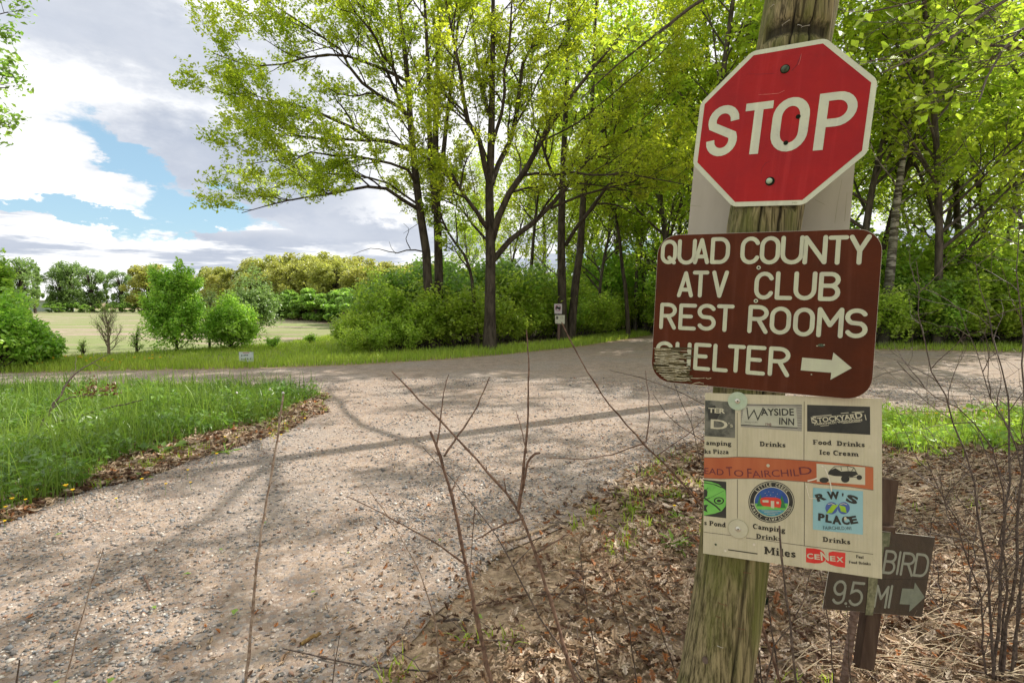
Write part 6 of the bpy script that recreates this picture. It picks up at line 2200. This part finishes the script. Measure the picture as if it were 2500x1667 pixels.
for i, (pts, lb) in enumerate([([(1548, 880), (1565, 920), (1590, 980), (1610, 1060), (1640, 1150), (1690, 1300), (1740, 1560)], 'hair-thin twig beside the left edge of the business board'),
                               ([(1500, 905), (1530, 950), (1570, 985), (1600, 1000), (1650, 1040), (1700, 1200), (1750, 1560)], 'thin curved twig ending just left of the business board'),
                               ([(1400, 850), (1480, 870), (1540, 890), (1640, 940), (1720, 1100), (1790, 1560)], 'thin twig arching under the peeled corner of the brown sign')]):
    stem('fine_twig', lb, 'twig', pts, 2.2, 2.3, .0010, .0035, M_TWIG_D)
stem('bare_sapling', 'dark stem rising in front of the word Miles on the board', 'sapling', [(1790, 1207), (1792, 1250), (1796, 1290), (1804, 1350), (1812, 1410), (1818, 1480), (1830, 1575)], 1.45, 1.4, .0022, .0042, M_TWIG_D)
LOWER = [([(1400, 1290), (1420, 1360), (1445, 1440), (1462, 1568)], 'thin upright twig in the litter left of the post foot', 1.9), ([(1330, 1250), (1340, 1330), (1352, 1420), (1380, 1568)], 'wiry upright twig right of the slanting stem', 2.0), ([(1480, 1330), (1500, 1400), (1530, 1480), (1560, 1568)], 'twig leaning right close to the post foot', 1.9),
         ([(1880, 1290), (1890, 1350), (1905, 1440), (1915, 1568)], 'dark stem between post foot and mileage sign', 2.0), ([(1862, 1300), (1850, 1370), (1820, 1430), (1778, 1480), (1760, 1560)], 'crooked dark stem right behind the post foot', 1.9), ([(1945, 1400), (1950, 1450), (1948, 1510), (1955, 1568)], 'short dark stem left of the rusty rod', 2.1),
         ([(780, 1460), (772, 1500), (764, 1568)], 'knobby stem tip at the bottom left of centre', 1.5), ([(840, 1110), (900, 1200), (960, 1300), (1000, 1420), (1010, 1568)], 'hair-thin twig over the gravel left of the red-brown stem', 1.8)]
for pts, lb, d in LOWER:
    stem('fine_twig', lb, 'twig', pts, d, d + .05, .0010, .0034, M_TWIG_D if d != 1.8 else M_TWIG)


# --- bare shrub at right
def bare_shrub(name, label, base, stems, seed, mat, kids=8):
    root = thing(name, label, 'bare shrub', base)
    T = Tree(seed)
    cfg = dict(seg=[5, 6, 8], wander=.16, up=.015, sides=[3, 4, 6], kids=[0, 3, kids], ang=.8, len=[.22, .5, 1], rmax=[.0012, .0024, .01], leaves=0, spread=.01)
    for pts, d0, d1, r0 in stems:
        P = px_line([B(*p) for p in pts], d0, d1)
        if P[-1][2] > .02:
            dr = unit(P[-1] - P[-2]); dr[2] = min(dr[2], -.5); P = np.vstack([P, P[-1] + dr * ((P[-1][2] + .03) / -dr[2])])
        Q = resample(P[::-1], 16) - base
        Q[1:-1] += T.r.normal(size=(14, 3)) * .006
        T.limb(Q, np.linspace(r0, .0014, 16), 2, cfg, L=1.0, tmin=.12)
    T.lp = []
    T.build(root, mat, None, .1, trunk='stems')
    return root


bs = np.array([*gr(*B(2290, 1560))[:2], 0])
bare_shrub('bare_shrub', 'tangled leafless shrub filling the lower right beside the mileage sign', bs,
           [([(2105, 600), (2108, 720), (2130, 830), (2168, 900), (2200, 990), (2235, 1100), (2262, 1250), (2280, 1560)], 2.6, 2.4, .0065),
            ([(2240, 600), (2270, 720), (2300, 850), (2320, 960), (2318, 1080), (2300, 1250), (2290, 1560)], 2.7, 2.4, .008),
            ([(2340, 480), (2335, 620), (2345, 760), (2360, 900), (2350, 1050), (2330, 1300), (2300, 1560)], 2.5, 2.4, .008),
            ([(2060, 830), (2120, 900), (2200, 940), (2270, 1010), (2310, 1120), (2310, 1300), (2300, 1560)], 2.5, 2.4, .006),
            ([(2130, 1060), (2170, 1150), (2215, 1240), (2250, 1380), (2270, 1560)], 2.4, 2.4, .005),
            ([(2460, 700), (2420, 850), (2400, 1000), (2370, 1200), (2320, 1560)], 2.5, 2.4, .007),
            ([(2200, 700), (2235, 800), (2270, 905), (2330, 1000), (2370, 1150), (2340, 1400)], 2.8, 2.5, .005)], 101, M_TWIG_D, 12)
bs2 = np.array([*gr(*B(2200, 1500))[:2], 0])
bare_shrub('bare_shrub', 'low wiry leafless shrub in the litter right of the mileage sign', bs2,
           [([(2120, 1180), (2140, 1260), (2160, 1360), (2190, 1480)], 3.1, 3.0, .005), ([(2250, 1120), (2245, 1220), (2230, 1320), (2210, 1460)], 3.2, 3.0, .006), ([(2350, 1180), (2310, 1260), (2260, 1360), (2215, 1470)], 3.0, 2.9, .005), ([(2060, 1240), (2110, 1320), (2160, 1400), (2200, 1500)], 3.0, 2.9, .004)], 102, M_TWIG_D, 7)
bs3 = np.array([*gr(*B(1990, 1400))[:2], 0])
bare_shrub('bare_shrub', 'sparse leafless suckers behind the foot of the post', bs3,
           [([(1850, 1250), (1880, 1320), (1930, 1400), (1980, 1480)], 2.7, 2.7, .004), ([(1990, 1330), (1985, 1400), (1988, 1480)], 2.7, 2.7, .004), ([(1820, 1400), (1880, 1450), (1950, 1500)], 2.6, 2.6, .003)], 103, M_TWIG, 5)

# --- fallen branch with dead leaves in the grass, left
fb = at(*B(92, 982), 6.9)
br = thing('fallen_branch', 'dark fallen branch with dead brown leaves lying on the left grass', 'branch', fb)
w = Wood()
df = 6.9
for pts, da, db, a, b in [([(92, 980), (120, 935), (150, 885), (180, 850), (210, 832), (248, 815)], df, df + .6, .020, .004), ([(92, 980), (140, 965), (200, 950), (260, 932), (330, 918)], df, df + .1, .022, .006), ([(160, 872), (170, 855), (176, 828), (170, 810)], df + .2, df + .5, .006, .002),
                          ([(108, 948), (150, 915), (200, 905), (240, 908)], df, df + .4, .010, .003), ([(210, 832), (235, 845), (258, 838)], df + .5, df + .7, .006, .002)]:
    P = resample(px_line([B(*p) for p in pts], da, db), 12) - fb
    P[1:] += np.random.default_rng(5).normal(size=(11, 3)) * .008
    w.tube(P, np.linspace(a, b, 12), 6)
obj('branch_wood', w.mesh('branch_wood'), M_TWIG_D, br)
C = []
r9 = np.random.default_rng(9)
for (x, y, sx, sy, k) in [(215, 885, 9, 14, 60), (200, 903, 16, 6, 45), (252, 897, 10, 6, 40), (262, 888, 8, 5, 20)]:
    for _ in range(k):
        C.append(at(*B(x + r9.normal() * sx, y + r9.normal() * sy), df + .4 + r9.normal() * .05) - fb)
V_, T_ = leaves(C, r9, .045, .6, .2)
obj('dead_leaves', new_mesh('dead_leaves', V_, T_), leaf_mat('dead_branch_leaf', (.10, .035, .02), (.22, .10, .05), (1.3, 1.0, .8), .25), br)

# --- sticks and bits on the ground
def stick(label, pts, r0, mat=M_LOG, cat='stick', nm='fallen_stick', z=.02):
    P = np.array([gr(*B(*p)) for p in pts]); P[:, 2] = z + r0
    base = P[0].copy(); base[2] = 0
    w = Wood(); n = max(6, len(P) * 3)
    Q = resample(P, n) - base
    Q[1:-1] += np.random.default_rng(len(label)).normal(size=(n - 2, 3)) * r0 * .35
    w.tube(Q, r0 * np.r_[.6, np.ones(n - 2), .5], 7)
    o = obj(nm, w.mesh(nm), mat); o.location = tuple(base)
    return tag(o, label, cat)


stick('greenish fallen stick lying left-to-right behind the slanting stem', [(1160, 1252), (1215, 1235), (1275, 1212)], .011)
stick('thin brown stick lying in the litter at the base of the stems', [(1085, 1402), (1130, 1392), (1200, 1376), (1290, 1372), (1340, 1376)], .006, M_TWIG_R)
stick('short dark stick left of the red-brown stem foot', [(1000, 1438), (1045, 1433), (1088, 1436)], .007, M_TWIG_D)
stick('mossy bark chunk on the gravel at bottom centre', [(690, 1490), (712, 1480), (738, 1468)], .010, simple('mossy_bark', (.16, .09, .03), (.30, .20, .07), 40, .85))
stick('small red-brown stick standing out of the lower left gravel', [(330, 1330), (338, 1348), (345, 1365)], .006, M_TWIG_R)
stick('pale curved stick lying at the bottom edge', [(800, 1568), (870, 1530), (905, 1480), (945, 1425)], .004, M_TWIG)
stick('thin dark stick crossing the bottom edge under the stems', [(650, 1500), (760, 1525), (880, 1545), (1020, 1556)], .004, M_TWIG_D)
stick('bent stick in the litter near the post foot', [(1480, 1520), (1510, 1490), (1560, 1495), (1600, 1520)], .005, M_TWIG)
for i, (x, y) in enumerate([(540, 1418), (507, 1272), (355, 1408), (800, 1280), (1010, 1250), (130, 1586), (255, 1580), (1540, 1230), (610, 1210), (135, 1237), (1100, 1430), (430, 1330), (720, 1372)]):
    V_, T_ = leaves(np.array([[0, 0, 0.0]]), np.random.default_rng(i), .045, .6, 8)
    g = gr(*B(x, y), .0)
    o = obj('fallen_green_leaf', new_mesh('fallen_green_leaf', V_ - [0, 0, V_[:, 2].min()], T_), M_LIME); o.location = (g[0], g[1], .034)
    tag(o, 'single fresh green leaf fallen on the gravel trail', 'leaf', 'fresh green leaves fallen on the gravel')

# --- dandelions
M_YEL = simple('dandelion_yellow', (.75, .42, .01), (.80, .55, .02), 90, .7)
def dandelion(label, group):
    root = thing('dandelion', label, 'flower', group=group)
    w = Wood(); w.tube([(0, 0, 0), (.01, 0, .07), (.005, .01, .16)], [.002, .0018, .0016], 4); obj('stalk', w.mesh('stalk'), M_LIME, root)
    M_ = Mesh(); V = [(.005, .01, .172)]; n = 12
    for k in range(n):
        a = k * 2 * math.pi / n; V.append((.005 + .019 * math.cos(a), .01 + .019 * math.sin(a), .170 + .004 * (k % 2)))
    for k in range(n):
        a = k * 2 * math.pi / n; V.append((.005 + .006 * math.cos(a), .01 + .006 * math.sin(a), .158))
    M_.add(V, [(0, 1 + k, 1 + (k + 1) % n) for k in range(n)] + [(1 + k, 1 + n + k, 1 + n + (k + 1) % n, 1 + (k + 1) % n) for k in range(n)])
    M_.build('flower_head', M_YEL, root)
    remember(root)
    return root


DL = dandelion('yellow dandelion flowering at the edge of the left grass patch', 'dandelions along the left grass edge')
pts = [(150, 1150), (172, 1150), (18, 1190), (30, 1175), (10, 1215), (60, 1165), (85, 1140), (432, 1095), (440, 1120), (600, 1020), (622, 1010), (632, 1016), (645, 1012), (498, 1060), (490, 1075), (655, 985), (700, 975), (380, 1130), (520, 1020), (545, 1015), (30, 960), (60, 955), (90, 958), (120, 952), (10, 948), (270, 1160), (330, 1120)]
for i, (x, y) in enumerate(pts):
    g = gr(x / .9408, y / .9408 + (10 if y > 1000 else 8))
    if i == 0:
        DL.location = tuple(g)
    else:
        clone(DL, g, rs.uniform(0, 6), rs.uniform(.5, .85))
for i, (x, y) in enumerate([(2130, 975), (2150, 978), (2180, 972), (2215, 968), (2260, 975), (2300, 968), (2340, 980), (2090, 980)]):
    clone(DL, gr(*B(x, y)), rs.uniform(0, 6), rs.uniform(.8, 1.2), 'yellow dandelion in the sunlit weeds right of the post', 'dandelions right of the post')
for i in range(40):
    px = rs.uniform(-20, 420)
    clone(DL, gr(px, rs.uniform(888, 905)), rs.uniform(0, 6), rs.uniform(1.0, 1.8), 'yellow dandelion on the far verge at left beyond the road', 'dandelions on the far left verge')
clone(DL, gr(*B(1548, 1195)), 0, .7, 'dandelion flowering at the left foot of the post', 'x')
COL.objects[-1]
for o in COL.objects:
    if o.get('group') == 'x':
        del o['group']


# a leafy dandelion plant by the post and big dock leaves in the grass
def rosette(name, label, loc, n, L, W, seed, mat, up=1.0):
    r = np.random.default_rng(seed); root = thing(name, label, 'plant', loc)
    for i in range(n):
        a = r.uniform(0, 6.28); e = r.uniform(.3, 1.1) * up; l = L * r.uniform(.7, 1.2)
        d = np.array([math.cos(a) * math.cos(e), math.sin(a) * math.cos(e), math.sin(e)]); s2 = unit(np.cross(d, [0, 0, 1])); k = 6
        V = []
        for j in range(k + 1):
            t = j / k; c = d * l * t + np.array([0, 0, -.35 * l * t * t]); ww = W * math.sin(math.pi * min(.97, t * .9 + .1)) * (1 + (.5 if j % 2 else -.2))
            V += [c - s2 * ww / 2, c + np.array([0, 0, -.006]), c + s2 * ww / 2]
        fs = []
        for j in range(k):
            b = j * 3; fs += [(b, b + 1, b + 4, b + 3), (b + 1, b + 2, b + 5, b + 4)]
        M_ = Mesh(); M_.add(V, fs); M_.build('leaf', mat, root)
    return root


rosette('dandelion_plant', 'bright green toothed dandelion plant in the litter left of the post', gr(*B(1550, 1255)), 13, .17, .022, 3, M_LIME, 1.2)
rosette('dandelion_plant', 'smaller green plant higher up the litter edge left of the post', gr(*B(1560, 1195)), 9, .12, .02, 4, M_LIME)
rosette('dandelion_plant', 'flat green rosette at the leafy edge of the left gravel', gr(*B(330, 1098)), 8, .14, .02, 5, M_LIME, .6)
rosette('dandelion_plant', 'green grass-like plant in the brown leaf drift at left', gr(*B(520, 1040)), 12, .2, .018, 6, M_LIME)
rosette('dock_plant', 'broad dark green dock leaves at the foot of the left grass', gr(*B(372, 1042)), 7, .22, .11, 7, M_SHRUB_DK, .9)
rosette('dock_plant', 'second broad-leaved dock beside the leaf drift at left', gr(*B(418, 1030)), 6, .2, .10, 8, M_SHRUB_DK, .9)
# dandelion clocks
for i, (x, y) in enumerate([(622, 945), (652, 955), (545, 955)]):
    g = gr(*B(x, y)); root = thing('dandelion_clock', 'white dandelion seed head at the far tip of the left grass', 'flower', g, 'dandelion clocks at the tip of the grass')
    w = Wood(); w.tube([(0, 0, 0), (0, 0, .35)], [.003, .002], 4); obj('stalk', w.mesh('stalk'), M_LIME, root)
    dome((0, 0), .022, .03, M_PW, root, .34, 'seed_head', 8)


# ------------------------------------------------------------------ one label for each of the look-alikes
ORD = ['first', 'second', 'third', 'fourth', 'fifth', 'sixth', 'seventh', 'eighth', 'ninth', 'tenth', 'eleventh', 'twelfth', 'thirteenth', 'fourteenth', 'fifteenth', 'sixteenth', 'seventeenth', 'eighteenth', 'nineteenth', 'twentieth', 'twenty-first', 'twenty-second', 'twenty-third', 'twenty-fourth'] + ['twenty-' + w_ for w_ in ('fifth', 'sixth', 'seventh', 'eighth', 'ninth')] + ['thirtieth'] + ['thirty-' + w_ for w_ in ('first', 'second', 'third', 'fourth', 'fifth', 'sixth', 'seventh', 'eighth', 'ninth')] + ['fortieth']
bpy.context.view_layer.update()
same = {}
for o in COL.objects:
    if o.parent is None and o.get('label') and o.get('category') in ('tree', 'shrub', 'bush'):
        same.setdefault(o['label'], []).append(o)
for lb, os_ in same.items():
    if 1 < len(os_) <= 40:
        os_.sort(key=lambda o: to_px(np.array(o.location))[0])
        for i, o in enumerate(os_):
            o['label'] = ORD[i] + ' from the left, ' + lb
